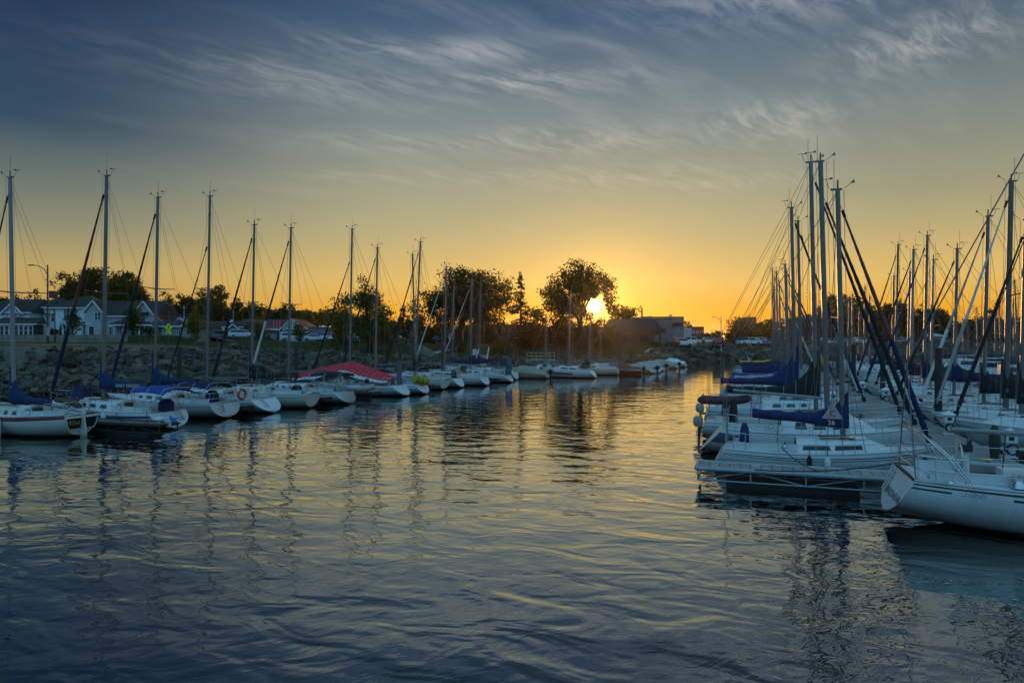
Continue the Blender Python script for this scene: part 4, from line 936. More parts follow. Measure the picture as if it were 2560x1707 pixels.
# right hand pier, near side, nearest first
def right(label, X, Y, pyt, aft, fwd, head=HR, **k):
    k.setdefault('group', GR if head is HR else GQ)
    r, h = sailboat(label, (X, Y), head, aft, fwd, PZ(pyt, Y), **k); return r, h
w1, hw1 = sailboat('closest white sloop with black name lettering and boarding ladder on its slanted transom', (13.64, 14.73), HR, 5.0, 4.3, 12.4, B=3.05, Bt=.76, fb=(1.14, 1.06, 1.32), rt=.42, zt0=.24, rake=.02,
    stripe=((.925, .965, 0, 1), (.83, .872, 0, .085), (.83, .872, .21, 1)), stripe_m=BLACKS, boom=(WMAST, 3.6), boomz=2.1, win=1, wheel=None, ladder=.62, group=GR, mr=.1, wire=.0145,
    texts={'transom': [('WINDSHEAR', .30, .36, .10, BLK, .0), ('N. IL', .085, .20, .1, BLK, 0)]})
side = MB(); side.text('LEGEND', .135, lambda a, b, c: (lambda p: (p[0], p[1]-.008, p[2]))(hw1.pt(.148+a/hw1.L, .828+b/hw1.sheer(.15), -1)), 0); side.build('lettering', GREYC, w1)
arch = MB()
for dx, dz in ((0, 0), (.16, -.10)):
    arch.tube([(-3.55+dx*.4, -1.18, 1.18), (-3.95+dx, -1.16, 1.72+dz), (-4.32+dx, -1.0, 2.10+dz), (-4.40+dx, -.6, 2.18+dz), (-4.40+dx, .6, 2.18+dz), (-4.32+dx, 1.0, 2.10+dz), (-3.95+dx, 1.16, 1.72+dz), (-3.55+dx*.4, 1.18, 1.18)], .022, 6)
arch.build('bimini_frame', STEEL, w1)
wl = MB(); wl.torus((-3.45, .1, 1.55), .40, .02, 'x', 0, 18)
for k in range(3): a = k*math.pi/3; wl.tube([(-3.45, .1+math.cos(a)*.4, 1.55+math.sin(a)*.4), (-3.45, .1-math.cos(a)*.4, 1.55-math.sin(a)*.4)], .012, 4)
wl.tube([(-3.3, .1, .75), (-3.3, .1, 1.7)], [.11, .08], 8, 1); wl.box((-3.28, .1, 1.78), (.2, .3, .16), 2); wl.box((-3.2, .16, 1.9), (.05, .2, .14), 2); wl.build('wheel', [STEEL, PLASTW, BLACKS], w1)
for s in (1, -1):
    wn = MB(); wn.tube([(-2.6, s*1.02, 1.12), (-2.6, s*1.02, 1.20), (-2.6, s*1.02, 1.24), (-2.6, s*1.02, 1.34), (-2.6, s*1.02, 1.40)], [.15, .13, .085, .09, .12], 12); wn.build('winch', STEEL, w1)
    cl = MB(); cl.ball((-3.9, s*1.18, 1.15), (.10, .06, .07)); cl.beam((-4.2, s*1.28, 1.2), (-3.95, s*1.28, 1.2), .03, .03); cl.build('cleat', STEEL, w1)
st = MB(); st.box((-3.9, .62, 1.06), (1.1, .4, .12)); st.box((-3.9, -.62, 1.06), (1.1, .4, .12)); st.box((-2.2, .0, 1.25), (.9, .5, .22), 0); st.box((-2.7, .55, 1.24), (1.2, .06, .16), 1); st.build('cockpit_seats', [WHITE, TEAK], w1)
rw = MB(); rw.tube([hw1.deck(t, .95)[:2]+(hw1.sheer(t)+.03,) for t in (.09, .03, .0)]+[hw1.deck(0, f)[:2]+(hw1.sheer(0)+.06,) for f in (.5, -.5)]+[hw1.deck(t, -.95)[:2]+(hw1.sheer(t)+.03,) for t in (.0, .03, .09)], .028, 6); rw.build('teak_rail', WOOD, w1)
HD = norm2(.955, -.30)
r1, hr1 = right('white sloop moored behind the truss finger dock, blue sail cover marked C 26', 10.55, 21.7, 474, 3.95, 2.5, B=2.5, Bt=.72, stripe=((.80, .825, 0, 1), (.87, .90, 0, 1)), stripe_m=BLACKS, rt=.35, fb=(.72, .74, .98), cabin=.36,
    cover=(BLUEC, .72, 2.75, .16), boomz=1.62, boomup=.22, jib=(NAVYC, MAROON, .085), win=2, wheel=(BLUEC, -3.0, 1.15, .72), mr=.085, wire=.010, spread=.55, ladder=-.3,
    texts={'side': -1, 'cover': [('C', .26, .34, .22, BLK), ('26', .22, .38, -.06, WHT)], 'patch': [([(.04, .16), (.66, .16), (.35, .68)], PINKP)]})
r2, hr2 = right('white sloop with a bare white boom and curved dark stern, black helm covers', 11.5, 24.8, 403, 4.5, 2.9, B=2.9, Bt=.78, hullm=WHITE, stripe=((.5, .9, 0, .10),), stripe_m=GREYS, rt=.85, boom=(WMAST, 3.3), boomz=2.15, boomup=.22,
    jib=(BLACKC, BLACKC, .09, .90), win=3, wheel=(BLACKC, -3.3, 1.5, 1.15), cabin=.55, mr=.10, fb=(1.0, .95, 1.15), outboard=False, rake=.025)
r3, hr3 = right('sailboat with a black sail cover bearing a pink diamond, outboard on its stern', 12.55, 28.1, 405, 4.5, 3.2, B=2.9, Bt=.8, rt=.1, stripe=THIN, cover=(BLACKC, 1.7, 3.6, .2), boomz=2.0, boomup=.15, jib=(BLACKC, BLACKC, .08), outboard=1, wheel=(BLACKC, -3.6, 1.3, .9),
    win=1, mr=.095, spread=.53, texts={'side': -1, 'patch': [([(.55, .30), (.36, -.02), (.55, -.34), (.74, -.02)], PINKP)]})
r4, hr4 = right('sailboat with a very tall royal blue sail cover behind the bare white boom', 14.15, 34.0, 519, 4.4, 3.2, B=2.8, rt=.2, stripe=THIN, cover=(BLUEC, 1.7, 3.6, .18), boomz=2.1, boomup=.05, jib=(NAVYC, BLACKC, .08), outboard=1, win=3, mr=.095)
r5, hr5 = right('sailboat with a grey awning over its boom, mast close behind the tall blue cover', 16.15, 38.0, 553, 4.6, 3.0, B=2.8, rt=.2, stripe=THIN, cover=(GREYC, .4, 3.6, .26), boomz=2.15, boomup=-.1, jib=(WHITEC, BLACKC, .07), win=3, mr=.09)
r6, hr6 = right('sailboat with a bright blue boom cover beyond the grey awning boat', 18.6, 46.0, 661, 4.5, 3.2, B=2.7, rt=.2, stripe=THIN, cover=(BRIGHTB, .5, 3.6), jib=(BLUEC, BLUEC, .08), win=3, det=1)
r7, hr7 = right('sailboat with navy cover, shorter mast of the close pair at the pier middle', 21.1, 52.0, 680, 4.4, 3.0, B=2.7, rt=.2, stripe=THIN, cover=(NAVYC, .8, 3.4), jib=(YELC, NAVYC, .09), win=3, det=1)
r8, hr8 = right('sailboat with pale hull and short mast two boats before the flag boat', 22.9, 58.0, 704, 4.2, 3.0, B=2.6, stripe=THIN, cover=(BLUEC, .8, 3.2), jib=(WHITEC, WHITEC, .07), win=3, det=1)
r9, hr9 = right('sailboat with maroon dark hull flying the striped flag at its stern', 25.0, 64.0, 679, 4.6, 3.0, B=2.7, hullm=BROWNW, stripe=((.8, .95, 0, 1),), cover=(NAVYC, .7, 3.4), win=3, det=1, jib=(BLACKC, BLACKC, .08))
r10, hr10 = right('sailboat tucked behind the maroon hull with a plain navy cover', 26.3, 68.0, 717, 4.2, 3.0, B=2.6, stripe=THIN, cover=(NAVYC, .6, 3.2), win=3, det=1)
r11, hr11 = right('farthest sailboat of the near pier side with a yellow striped cover', 28.1, 73.0, 674, 4.6, 3.0, B=2.7, hullm=NAVYC, stripe=THIN, cover=(YELC, .3, 3.6, .3), win=3, det=1, jib=(BLACKC, BLACKC, .08))

# right hand pier, far side
CVR = dict(boomz=1.95, boomup=.1)
q1, hq1 = right('sailboat with grey bow facing the pier, mast wrapped in black at the frame edge', 19.6, 26.3, 551, 4.8, 2.3, head=HQ, B=2.8, hullm=GREYW, stripe=THIN, cover=(BLACKC, 1.2, 3.6), win=1, mr=.1, jib=(BLACKC, BLACKC, .08), **CVR)
q2, hq2 = right('sailboat with thick bronze lit mast and tall black collar on its sail cover', 20.8, 28.8, 455, 5.0, 2.7, head=HQ, B=2.9, stripe=THIN, stripe_m=BLACKS, cover=(BLACKC, 1.25, 3.8), win=2, mr=.115, mastm=DMAST, jib=(GREYC, WHITEC, .07), **CVR)
q3, hq3 = right('sailboat with black cover carrying a pale diamond, white furled sail on its forestay', 21.8, 31.6, 542, 4.8, 2.7, head=HQ, B=2.8, stripe=THIN, stripe_m=BLACKS, cover=(BLACKC, .9, 3.6), win=3, mr=.09, jib=(WHITEC, GREYC, .075), texts={'side': 1, 'patch': [([(.55, .25), (.38, -.02), (.55, -.30), (.72, -.02)], PINKP)]}, **CVR)
q4, hq4 = right('sailboat with cream coachroof and navy cover right of the thick brown pile', 23.4, 36.2, 623, 4.8, 2.8, head=HQ, B=2.8, hullm=CREAM, stripe=THIN, stripe_m=BLACKS, cover=(NAVYC, .8, 3.8), win=4, mr=.085, jib=(BLACKC, BLACKC, .08), boomz=2.2, boomup=.1)
q5, hq5 = right('sailboat with a slim pale blue mast right behind the thick brown pile', 25.1, 41.0, 650, 4.6, 2.8, head=HQ, B=2.8, stripe=THIN, cover=(BLACKC, .6, 3.6), win=3, mr=.075, mastm=WMAST, **CVR)
q6, hq6 = right('sailboat whose navy cover shows a pink diamond just left of the brown pile', 26.7, 44.3, 590, 4.6, 2.9, head=HQ, B=2.8, stripe=THIN, cover=(NAVYC, 1.3, 3.6, .2), win=3, mr=.10, jib=(BLUEC, BLUEC, .08), texts={'side': 1, 'patch': [([(.40, .42), (.2, .08), (.40, -.28), (.60, .08)], PINKP)]}, **CVR)
q7, hq7 = right('sailboat with thick white mast and black sail cover left of the diamond marked navy one', 27.7, 47.5, 625, 4.6, 2.9, head=HQ, B=2.8, stripe=THIN, cover=(BLACKC, .9, 3.6), win=3, mr=.105, mastm=WMAST, jib=(NAVYC, BLACKC, .10), **CVR)
q8, hq8 = right('sailboat with short mast hugging the thick white mast', 30.1, 52.0, 680, 4.4, 2.8, head=HQ, stripe=THIN, cover=(BLUEC, .6, 3.4), win=3, mr=.09, det=1, **CVR)
q9, hq9 = right('sailboat with tall bronze mast, taller of the pair above the dark trees', 31.4, 56.0, 613, 4.6, 2.9, head=HQ, stripe=THIN, cover=(NAVYC, .6, 3.4), win=3, mr=.10, mastm=DMAST, det=1, jib=(NAVYC, NAVYC, .09), **CVR)
q10, hq10 = right('sailboat with lower bronze mast left of the tall bronze one', 33.9, 61.0, 691, 4.4, 2.8, head=HQ, stripe=THIN, cover=(REDC, .7, 3.2), win=3, mr=.09, mastm=DMAST, det=1, **CVR)
for i, (px, Y, t, lab) in enumerate(((2177, 74, 742, 'distant sailboat, orange lit mast between the two furled blue and black sails'), (2160, 80, 717, 'distant sailboat with the tallest mast before the ragged tree'), (2145, 86, 768, 'distant sailboat with the lowest bare mast behind the pier piles'),
        (2131, 92, 736, 'distant sailboat just right of the C 26 boat mast'), (2120, 98, 742, 'farthest sailboat at the end of the pier'))):
    sailboat(lab, by_mast(px, Y), HQ, 4.2, 2.8, PZ(t, Y), stripe=THIN, cover=((BLUEC, GREYC, NAVYC, WHITEC, BLACKC)[i], .5, 3.2), win=3, det=0, mr=.09, mastm=(DMAST, ALU)[i % 2], group=GT, vane=2, rake=(-.015, .01, .025, 0, .015)[i])
for i, (px, Y, t, lab) in enumerate(((2409, 107, 797, 'tiny distant sailboat left of the round tree right of the shed'), (2420, 112, 812, 'tiny farthest sailboat with the lowest mast by the far bank'), (2444, 100, 770, 'distant sailboat with orange mast before the round right hand tree'),
        (2487, 92, 758, 'distant sailboat with dark red mast top above the right tree'), (2503, 88, 757, 'distant sailboat with a grey mast beside the dark red topped one'), (2525, 84, 746, 'distant sailboat with leaning thin mast left of the thick bronze one'),
        (2536, 80, 749, 'distant sailboat with pale mast behind the thick bronze one'), (2546, 66, 701, 'sailboat with tall pale mast near the right edge of the far pier'))):
    sailboat(lab, by_mast(px, Y), HR, 4.2, 2.8, PZ(t, Y), stripe=THIN, cover=((NAVYC, BLACKC, GREYC, BLUEC, NAVYC, WHITEC, BLACKC, NAVYC)[i], .5, 3.2), win=3, det=0, mr=.085, mastm=(ALU, DMAST, WMAST)[i % 3], group=GT, vane=2, rake=(.02, .0, .015, -.01, .02, .05, .01, .03)[i])
# ---------------------------------------------------------------- buildings
SIDING = mat('white siding', (.76, .77, .78), .7, var=.06, scale=1.2); SIDING2 = mat('pale grey siding', (.42, .44, .46), .75, var=.08, scale=1.2)
BEIGE = mat('beige siding', (.30, .27, .21), .8, var=.1); BLUEG = mat('blue grey siding', (.16, .18, .20), .8, var=.1); DKWALL = mat('dark brown wall', (.06, .04, .03), .85, var=.2)
SHING = mat('dark shingles', (.030, .028, .027), .9, var=.3, scale=2.5, bump=.3); REDROOF = mat('dull red roof', (.10, .035, .03), .85, var=.2); REDBR = mat('red brick', (.16, .06, .04), .9, var=.3, scale=3)
GREYBL = mat('grey render', (.17, .17, .165), .9, var=.12, scale=.8); TRIM = mat('white trim', (.72, .73, .74), .6, var=.05); TANW = mat('tan render', (.26, .21, .16), .9, var=.12)
PANE = mat('window pane', (.015, .018, .022), .12, var=.3); DOORM = mat('dark door', (.05, .03, .025), .6)
STONEM = mat('block stone', (.28, .23, .17), .9, var=.3, scale=1.4, bump=.5)
class Building:
    def __init__(s, label, px, Y, base, name='house', cat='house', group=None):
        s.Y, s.b, s.x = Y, base, PX(px, Y); s.root = thing(name, label, cat, (s.x, Y, base), 0, group)
    def X(s, px, dy=0): return PX(px, s.Y+dy)-s.x
    def Z(s, py, dy=0): return PZ(py, s.Y+dy)-s.b
    def block(s, px0, px1, pyt, m, d=8.0, dy=0.0, pyb=None, name='wall'):
        z0 = -1.2 if pyb is None else s.Z(pyb, dy); z1 = s.Z(pyt, dy)
        return MB().box(((s.X(px0, dy)+s.X(px1, dy))/2, dy+d/2, (z0+z1)/2), (s.X(px1, dy)-s.X(px0, dy), d, z1-z0)).build(name, m, s.root)
    def gable(s, px0, px1, pye, pyp, m, rm, d=8.0, dy=0.0, pxp=None, over=.35, trim=True):
        """gable end facing the water, ridge running away"""
        a, b, p = s.X(px0, dy), s.X(px1, dy), s.X(pxp if pxp else (px0+px1)/2, dy); ze, zp = s.Z(pye, dy), s.Z(pyp, dy)
        MB().slab([(a, dy, ze-.05), (b, dy, ze-.05), (p, dy, zp-.03)], (0, d, 0)).build('gable', m, s.root)
        r = MB()
        for e in (a, b):
            sx = -1 if e < p else 1; dx = abs(e-p); sl = (zp-ze)/dx; ex = e+sx*over
            q = [(p, dy-over, zp), (ex, dy-over, ze-sl*over), (ex, dy-over, ze-sl*over+.16), (p, dy-over, zp+.20)]
            if sx > 0: q = q[::-1]
            r.slab(q, (0, d+over, 0))
        o = r.build('roof', rm, s.root)
        if trim:
            t = MB()
            for e in (a, b):
                sx = -1 if e < p else 1; sl = (zp-ze)/abs(e-p); t.beam((p, dy-over-.03, zp+.02), (e+sx*over, dy-over-.03, ze-sl*over+.02), .05, .24)
            t.build('bargeboard', TRIM, o)
        return o
    def pitched(s, px0, px1, pye, pyr, rm, d=8.0, dy=0.0, hip=0.0, m=None, over=.4, trim=True):
        """roof with its ridge running along the front"""
        a, b = s.X(px0, dy)-over, s.X(px1, dy)+over; ze = s.Z(pye, dy); zr = s.Z(pyr, dy+d/2); y0, y1, ym = dy-over, dy+d+over, dy+d/2
        r = MB(); h = hip
        v = [(a, y0, ze), (b, y0, ze), (b, y1, ze), (a, y1, ze), (a+h, ym, zr), (b-h, ym, zr)]
        r.add(v, [(0, 1, 5, 4), (2, 3, 4, 5), (1, 2, 5), (3, 0, 4), (3, 2, 1, 0)])
        o = r.build('roof', rm, s.root)
        if trim: MB().box(((a+b)/2, y0-.02, ze-.06), (b-a, .06, .2)).build('gutter', TRIM, o)
        return o
    def porch(s, px0, px1, pyt, pye, rm, d=2.4, dy=-2.4):
        a, b = s.X(px0, dy), s.X(px1, dy); zt = s.Z(pyt, 0); ze = s.Z(pye, dy); r = MB()
        r.add([(a, dy, ze), (b, dy, ze), (b-.6, -.01, zt), (a+.6, -.01, zt), (a, -.01, ze), (b, -.01, ze)], [(0, 1, 2, 3), (0, 3, 4), (1, 5, 2), (0, 4, 5, 1)])
        o = r.build('porch_roof', rm, s.root); MB().box(((a+b)/2, dy-.03, ze-.1), (b-a, .06, .2)).build('gutter', TRIM, o); return o
    def post(s, px, pyt, pyb, dy=-2.2, w=.14, m=None):
        z0, z1 = s.Z(pyb, dy), s.Z(pyt, dy); return MB().box((s.X(px, dy), dy, (z0+z1)/2), (w, w, z1-z0)).build('post', m or TRIM, s.root)
    def win(s, px0, px1, py0, py1, dy=0.0, n=1, fr=None, door=False):
        a, b, z1, z0 = s.X(px0, dy), s.X(px1, dy), s.Z(py0, dy), s.Z(py1, dy)
        f = MB(); w = .09
        for (c, sz) in ((((a+b)/2, dy-.03, z1), (b-a+w, .08, w)), (((a+b)/2, dy-.03, z0), (b-a+w*2.4, .12, w)), ((a, dy-.03, (z0+z1)/2), (w, .08, z1-z0)), ((b, dy-.03, (z0+z1)/2), (w, .08, z1-z0))): f.box(c, sz)
        for k in range(1, n): f.box((a+(b-a)*k/n, dy-.03, (z0+z1)/2), (w, .07, z1-z0))
        if not door: f.box(((a+b)/2, dy-.028, (z0+z1)/2), (b-a, .05, .05))
        o = f.build('door' if door else 'window', fr or TRIM, s.root)
        MB().box(((a+b)/2, dy-.008, (z0+z1)/2), (b-a, .02, z1-z0)).build('panel' if door else 'pane', DOORM if door else PANE, o); return o
YH = 118; BZ = 4.7
A = Building('white house with small front gable and dark glazed porch at the left frame edge', 20, YH, BZ, group='houses behind the stone wall')
A.block(-30, 74, 781, SIDING, 9); A.gable(8, 56, 781, 758, SIDING, SHING, 6, -.3); A.pitched(-40, 76, 781, 748, SHING, 9, 0, 1); A.porch(-30, 92, 794, 809, SHING, 2.6, -2.6)
for px in range(0, 75, 12): A.win(px, px+10, 814, 838, -2.4, 1)
A.block(-30, 72, 811, DKWALL, 2.2, -2.35); A.block(72, 86, 811, DKWALL, 2.2, -2.3)
for a in (24, 32, 41, 47): A.win(a, a+4, 775, 791, -.3)
B = Building('large white gambrel-roofed house with dark hipped roof and chimney', 150, YH+3, BZ, group='houses behind the stone wall')
B.block(75, 126, 768, SIDING, 10); B.block(126, 216, 769, SIDING, 11, -1.2); B.pitched(75, 130, 768, 742, SHING, 10, 0, 2.5); B.pitched(120, 222, 769, 740, SHING, 11, -1.2, 3.2)
B.block(122, 134, 727, REDBR, 1.2, 5, 745, 'chimney')
for a, t, b_ in ((92, 772, 794), (101, 772, 794), (93, 813, 838), (102, 813, 838)): B.win(a, a+6, t, b_, 0)
for a, t, b_ in ((160, 772, 795), (168, 772, 795), (177, 772, 795), (149, 813, 839), (159, 813, 839), (170, 813, 839)): B.win(a, a+6, t, b_, -1.2)
B.win(128, 136, 783, 804, -1.2); B.porch(186, 229, 802, 808, SHING, 2.4, -3.6)
for px in (202, 223): B.post(px, 808, 843, -3.3, .3)
B.win(208, 219, 812, 842, -1.2, 1, None, True); B.block(104, 126, 783, SHING, 1.0, -1.0, 785, 'awning')
C = Building('white house with two tall front gables and a long columned porch', 305, YH, BZ, group='houses behind the stone wall')
C.block(212, 390, 790, SIDING2, 9); C.pitched(236, 385, 790, 752, SHING, 9, 0, .3); C.gable(214, 254, 776, 752, SIDING2, SHING, 7, -.6, 234); C.block(214, 254, 776, SIDING2, 2, -.6)
C.gable(331, 387, 789, 754, SIDING2, SHING, 7, -.5, 360); C.porch(262, 404, 802, 811, SHING, 2.6, -2.8); C.block(331, 387, 789, SIDING2, 1.6, -.5)
C.win(237, 252, 781, 800, -.6, 2); C.win(350, 362, 786, 799, -.5, 2); C.block(347, 367, 780, SHING, .6, -1.1, 787, 'awning'); C.win(273, 280, 817, 837, 0); C.win(293, 299, 817, 829, 0); C.win(350, 361, 817, 837, -.5, 2); C.win(366, 373, 817, 838, -.5); C.win(235, 240, 762, 767, -.6)
for px in (264, 286, 308, 348, 362, 384, 397): C.post(px, 811, 846, -2.5, .2)
C.win(222, 236, 815, 844, -.6, 1, None, True)
rl = MB()
for px in range(308, 348, 4): rl.box((C.X(px, -2.6), -2.6, C.Z(848, -2.6)), (.06, .05, 1.0))
rl.box(((C.X(308, -2.6)+C.X(348, -2.6))/2, -2.6, C.Z(841, -2.6)), (C.X(348, -2.6)-C.X(308, -2.6), .1, .1))
for px in (340, 356): rl.beam((C.X(px-10, -3.4), -3.4, C.Z(838, -3.4)), (C.X(px+6, -5.4), -5.4, C.Z(850, -5.4)), .09, .09)
rl.build('porch_railing', TRIM, C.root)
D = Building('long low beige bungalow with dark roof flying two flags', 430, 112, land(PX(430, 112), 112), group='low houses along the road')
D.block(385, 476, 815, BEIGE, 9); D.pitched(384, 478, 815, 799, SHING, 9, 0, .3); D.gable(455, 498, 815, 803, BEIGE, SHING, 8, -.8, 486, trim=True); D.block(455, 498, 815, BEIGE, 3, -.8)
D.win(408, 414, 825, 833, 0); D.win(441, 451, 823, 836, 0, 2); D.win(466, 474, 823, 838, -.8, 1, None, True)
E = Building('blue grey cottage with a small white trimmed front gable', 560, 140, land(PX(560, 140), 140), group='low houses along the road')
E.block(516, 604, 817, BLUEG, 9); E.pitched(514, 606, 817, 803, SHING, 9, 0, .4); E.gable(570, 598, 822, 811, BLUEG, SHING, 5, -.8, 583); E.block(571, 597, 822, BLUEG, 3, -.8); E.block(572, 578, 799, TRIM, 1, 3, 806, 'chimney')
E.win(538, 549, 825, 836, 0, 2); E.win(579, 592, 824, 836, -.8, 2)
F = Building('long low shop with dull red roof and pale wall', 655, 150, land(PX(655, 150), 150), 'shop', 'shop', group='low houses along the road')
F.block(586, 720, 822, SIDING2, 10); F.pitched(582, 722, 822, 798, REDROOF, 12, -1, .3); F.win(667, 678, 838, 847, 0, 1); F.win(690, 698, 830, 852, 0, 1, None, True); F.block(676, 720, 823, TRIM, 1.4, -1.5, 825, 'awning')
G = Building('white gabled building with dark timber bracing on its front', 735, 146, land(PX(735, 146), 146), 'shop', 'shop', group='low houses along the road')
G.block(706, 768, 822, SIDING, 10); G.gable(702, 768, 822, 798, SIDING, SHING, 10, 0, 728); G.porch(700, 772, 824, 829, SHING, 2, -2); G.win(712, 722, 832, 850, 0, 2); G.win(740, 752, 832, 850, 0, 2)
tb = MB()
for p, q in (((728, 800), (728, 822)), ((716, 811), (724, 822)), ((740, 806), (734, 822)), ((752, 813), (744, 822))): tb.beam((G.X(p[0]), -.04, G.Z(p[1])), (G.X(q[0]), -.04, G.Z(q[1])), .18, .06)
tb.build('timber_brace', DKWALL, G.root)
def flat(label, px0, px1, pyt, Y, m, d=12, wins=(), name='shop', extra=None, vents=()):
    b = Building(label, (px0+px1)/2, Y, land(PX((px0+px1)/2, Y), Y), name, 'building'); b.block(px0, px1, pyt, m, d); b.block(px0-.6, px1+.6, pyt-1.6, DKWALL, d+.3, -.12, pyt, 'parapet')
    for w in wins: b.win(*w)
    for (a, c, t) in vents: b.block(a, c, t, TRIM, 1.6, 3, pyt-1.5, 'roof_vent')
    return b
flat('flat grey block with white roof vents behind the parked white cars', 772, 868, 819, 145, GREYBL, vents=((797, 806, 814), (808, 822, 815), (856, 864, 814)), wins=((840, 852, 838, 851),))
flat('flat grey block right of the drooping lawn tree', 976, 1030, 819, 150, GREYBL, wins=((1012, 1020, 838, 860, 0, 1, None, True),))
flat('tan rendered building glimpsed behind the largest lawn tree', 1088, 1150, 818, 165, TANW, wins=((1124, 1132, 834, 846),))
flat('brown building with white fascia between the largest tree and the spruce', 1228, 1302, 812, 170, DKWALL, wins=((1245, 1252, 822, 838, 0, 1, REDROOF), (1262, 1269, 822, 838, 0, 1, REDROOF)), vents=((1246, 1250, 807), (1268, 1272, 806)))
flat('low brown building behind the sunlit tree', 1345, 1446, 818, 165, DKWALL, wins=((1362, 1380, 828, 840), (1410, 1424, 828, 842)))
H = Building('big dark steep-roofed building below the sun with a balcony on its right', 1590, 140, land(PX(1590, 140), 140), 'shop', 'building')
H.block(1532, 1652, 826, DKWALL, 12); H.pitched(1528, 1654, 827, 797, SHING, 12, 0, .8, trim=False); H.block(1636, 1648, 836, GREYBL, .3, -.4, 856, 'notice'); H.win(1558, 1580, 838, 854, 0, 2, DKWALL); H.win(1600, 1622, 838, 854, 0, 2, DKWALL); H.block(1651, 1664, 822, REDROOF, 3, -1, 833, 'balcony')
flat('plain pale wall of the corner building by the street', 1648, 1681, 798, 147, GREYBL, 14, name='shop')
I = flat('taller tan and white corner block at the street with side balconies', 1606, 1710, 793, 160, TANW, 16, wins=((1688, 1693, 818, 828), (1698, 1703, 818, 828), (1688, 1693, 834, 845), (1696, 1704, 846, 858, 0, 1, None, True)), name='shop', vents=((1676, 1680, 786), (1625, 1629, 789)))
I.block(1680, 1706, 807, REDROOF, 1, -1, 811, 'awning')
flat('narrow cream shop farther along the street', 1709, 1729, 818, 190, SIDING2, 16, name='shop', wins=((1713, 1717, 826, 834), (1721, 1725, 826, 834)))
flat('red brick block at the far end of the street', 1728, 1760, 818, 225, REDBR, 30, name='shop', wins=((1732, 1736, 826, 833), (1742, 1746, 826, 833), (1752, 1756, 826, 833)))
flat('dark brick tower rising over the street trees', 1867, 1891, 794, 330, REDBR, 14, name='tower')
flat('low dark warehouse behind the leftmost right hand masts', 1896, 2050, 818, 230, DKWALL, 16, name='warehouse')
S_ = Building('pale long shed glowing between the right hand trees', 2340, 240, land(PX(2340, 240), 240), 'shed', 'shed'); S_.block(2314, 2366, 840, TANW, 14); S_.pitched(2313, 2367, 840, 832, SIDING2, 14, 0, 1.2)
flat('white workshop behind the furled blue sail', 2178, 2226, 846, 220, SIDING2, 10, name='shed')

# stone retaining wall, pieces of street furniture
sw = thing('stone_wall', 'coursed tan stone retaining wall below the white houses', 'wall', (PX(150, 95), 95, 3.7))
wb = MB(); rng = random.Random(4); x0, x1 = PX(-60, 95), PX(308, 95); z = 3.5
for k in range(3):
    x = x0+rng.uniform(-.6, 0); h = .44
    while x < x1: 
        w = rng.uniform(.6, 1.5); wb.box((x+w/2-sw.location.x, rng.uniform(-.04, .04), z-3.7+h/2), (w-.03, .6, h-.03)); x += w
    z += h
wb.box(((x0+x1)/2-sw.location.x, .05, z-3.7+.05), (x1-x0+.2, .66, .10)); wb.build('masonry', STONEM, sw)
def lamp(label, px, Y, pyt, arm, col=DKWALL, r=.09, lit=False):
    g = land(PX(px, Y), Y); h = PZ(pyt, Y)-g; t = thing('street_lamp', label, 'street lamp', (PX(px, Y), Y, g), 0, 'street lamps')
    MB().tube([(0, 0, 0), (0, 0, .9), (0, 0, 1.0), (0, 0, h)], [r*2, r*1.9, r*1.2, r*.8], 8).build('pole', col, t)
    MB().tube([(0, 0, h-1.2), (arm*.25, 0, h-.5), (arm*.6, 0, h-.12), (arm, 0, h-.05)], .045, 6).build('arm', col, t)
    MB().loft([[(arm-.1*s, -.12, h-.08), (arm+.55*s, -.16, h-.10), (arm+.55*s, .16, h-.10), (arm-.1*s, .12, h-.08)] if k == 0 else [(arm-.1*s, -.1, h+.03), (arm+.5*s, -.12, h+.01), (arm+.5*s, .12, h+.01), (arm-.1*s, .1, h+.03)] for s in [1 if arm > 0 else -1] for k in (0, 1)], 0, True, False).build('lamp_head', col, t); return t
lamp('tall curved-arm lamp post with a banner beside the stone wall', 119, 79, 662, -1.7)
lamp('shorter lamp post before the white gambrel house', 137, 92, 773, -.3, r=.07)
lamp('tall pale lamp post standing at the street mouth', 1803, 132, 792, -1.3, GALV)
lamp('smaller lamp post farther down the street', 1723, 190, 806, 1.4, GALV)
bn = thing('banner', 'small pink banner strapped to the tall lamp post', 'banner', (PX(119, 78.8), 78.8, 5.2)); MB().slab([(-.2, 0, -.5), (.2, 0, -.5), (.2, 0, .5), (-.2, 0, .5)], (0, .02, 0)).build('cloth', PINKP, bn); MB().beam((-.22, .01, .52), (.22, .01, .52), .03, .03).build('bracket', GALV, bn)
tl = thing('traffic_light', 'small amber signal lit beside the street mouth lamp post', 'signal', (PX(1808, 134), 134, land(PX(1808, 134), 134))); MB().tube([(0, 0, 0), (0, 0, 2.6)], .07, 6).build('pole', DKWALL, tl); hz = PZ(840, 134)-tl.location.z
MB().box((0, 0, hz), (.34, .3, .9)).build('housing', DKWALL, tl); MB().ball((0, -.17, hz), (.15, .06, .15)).build('lens', glow('amber lamp', (1, .38, .05), 6), tl)
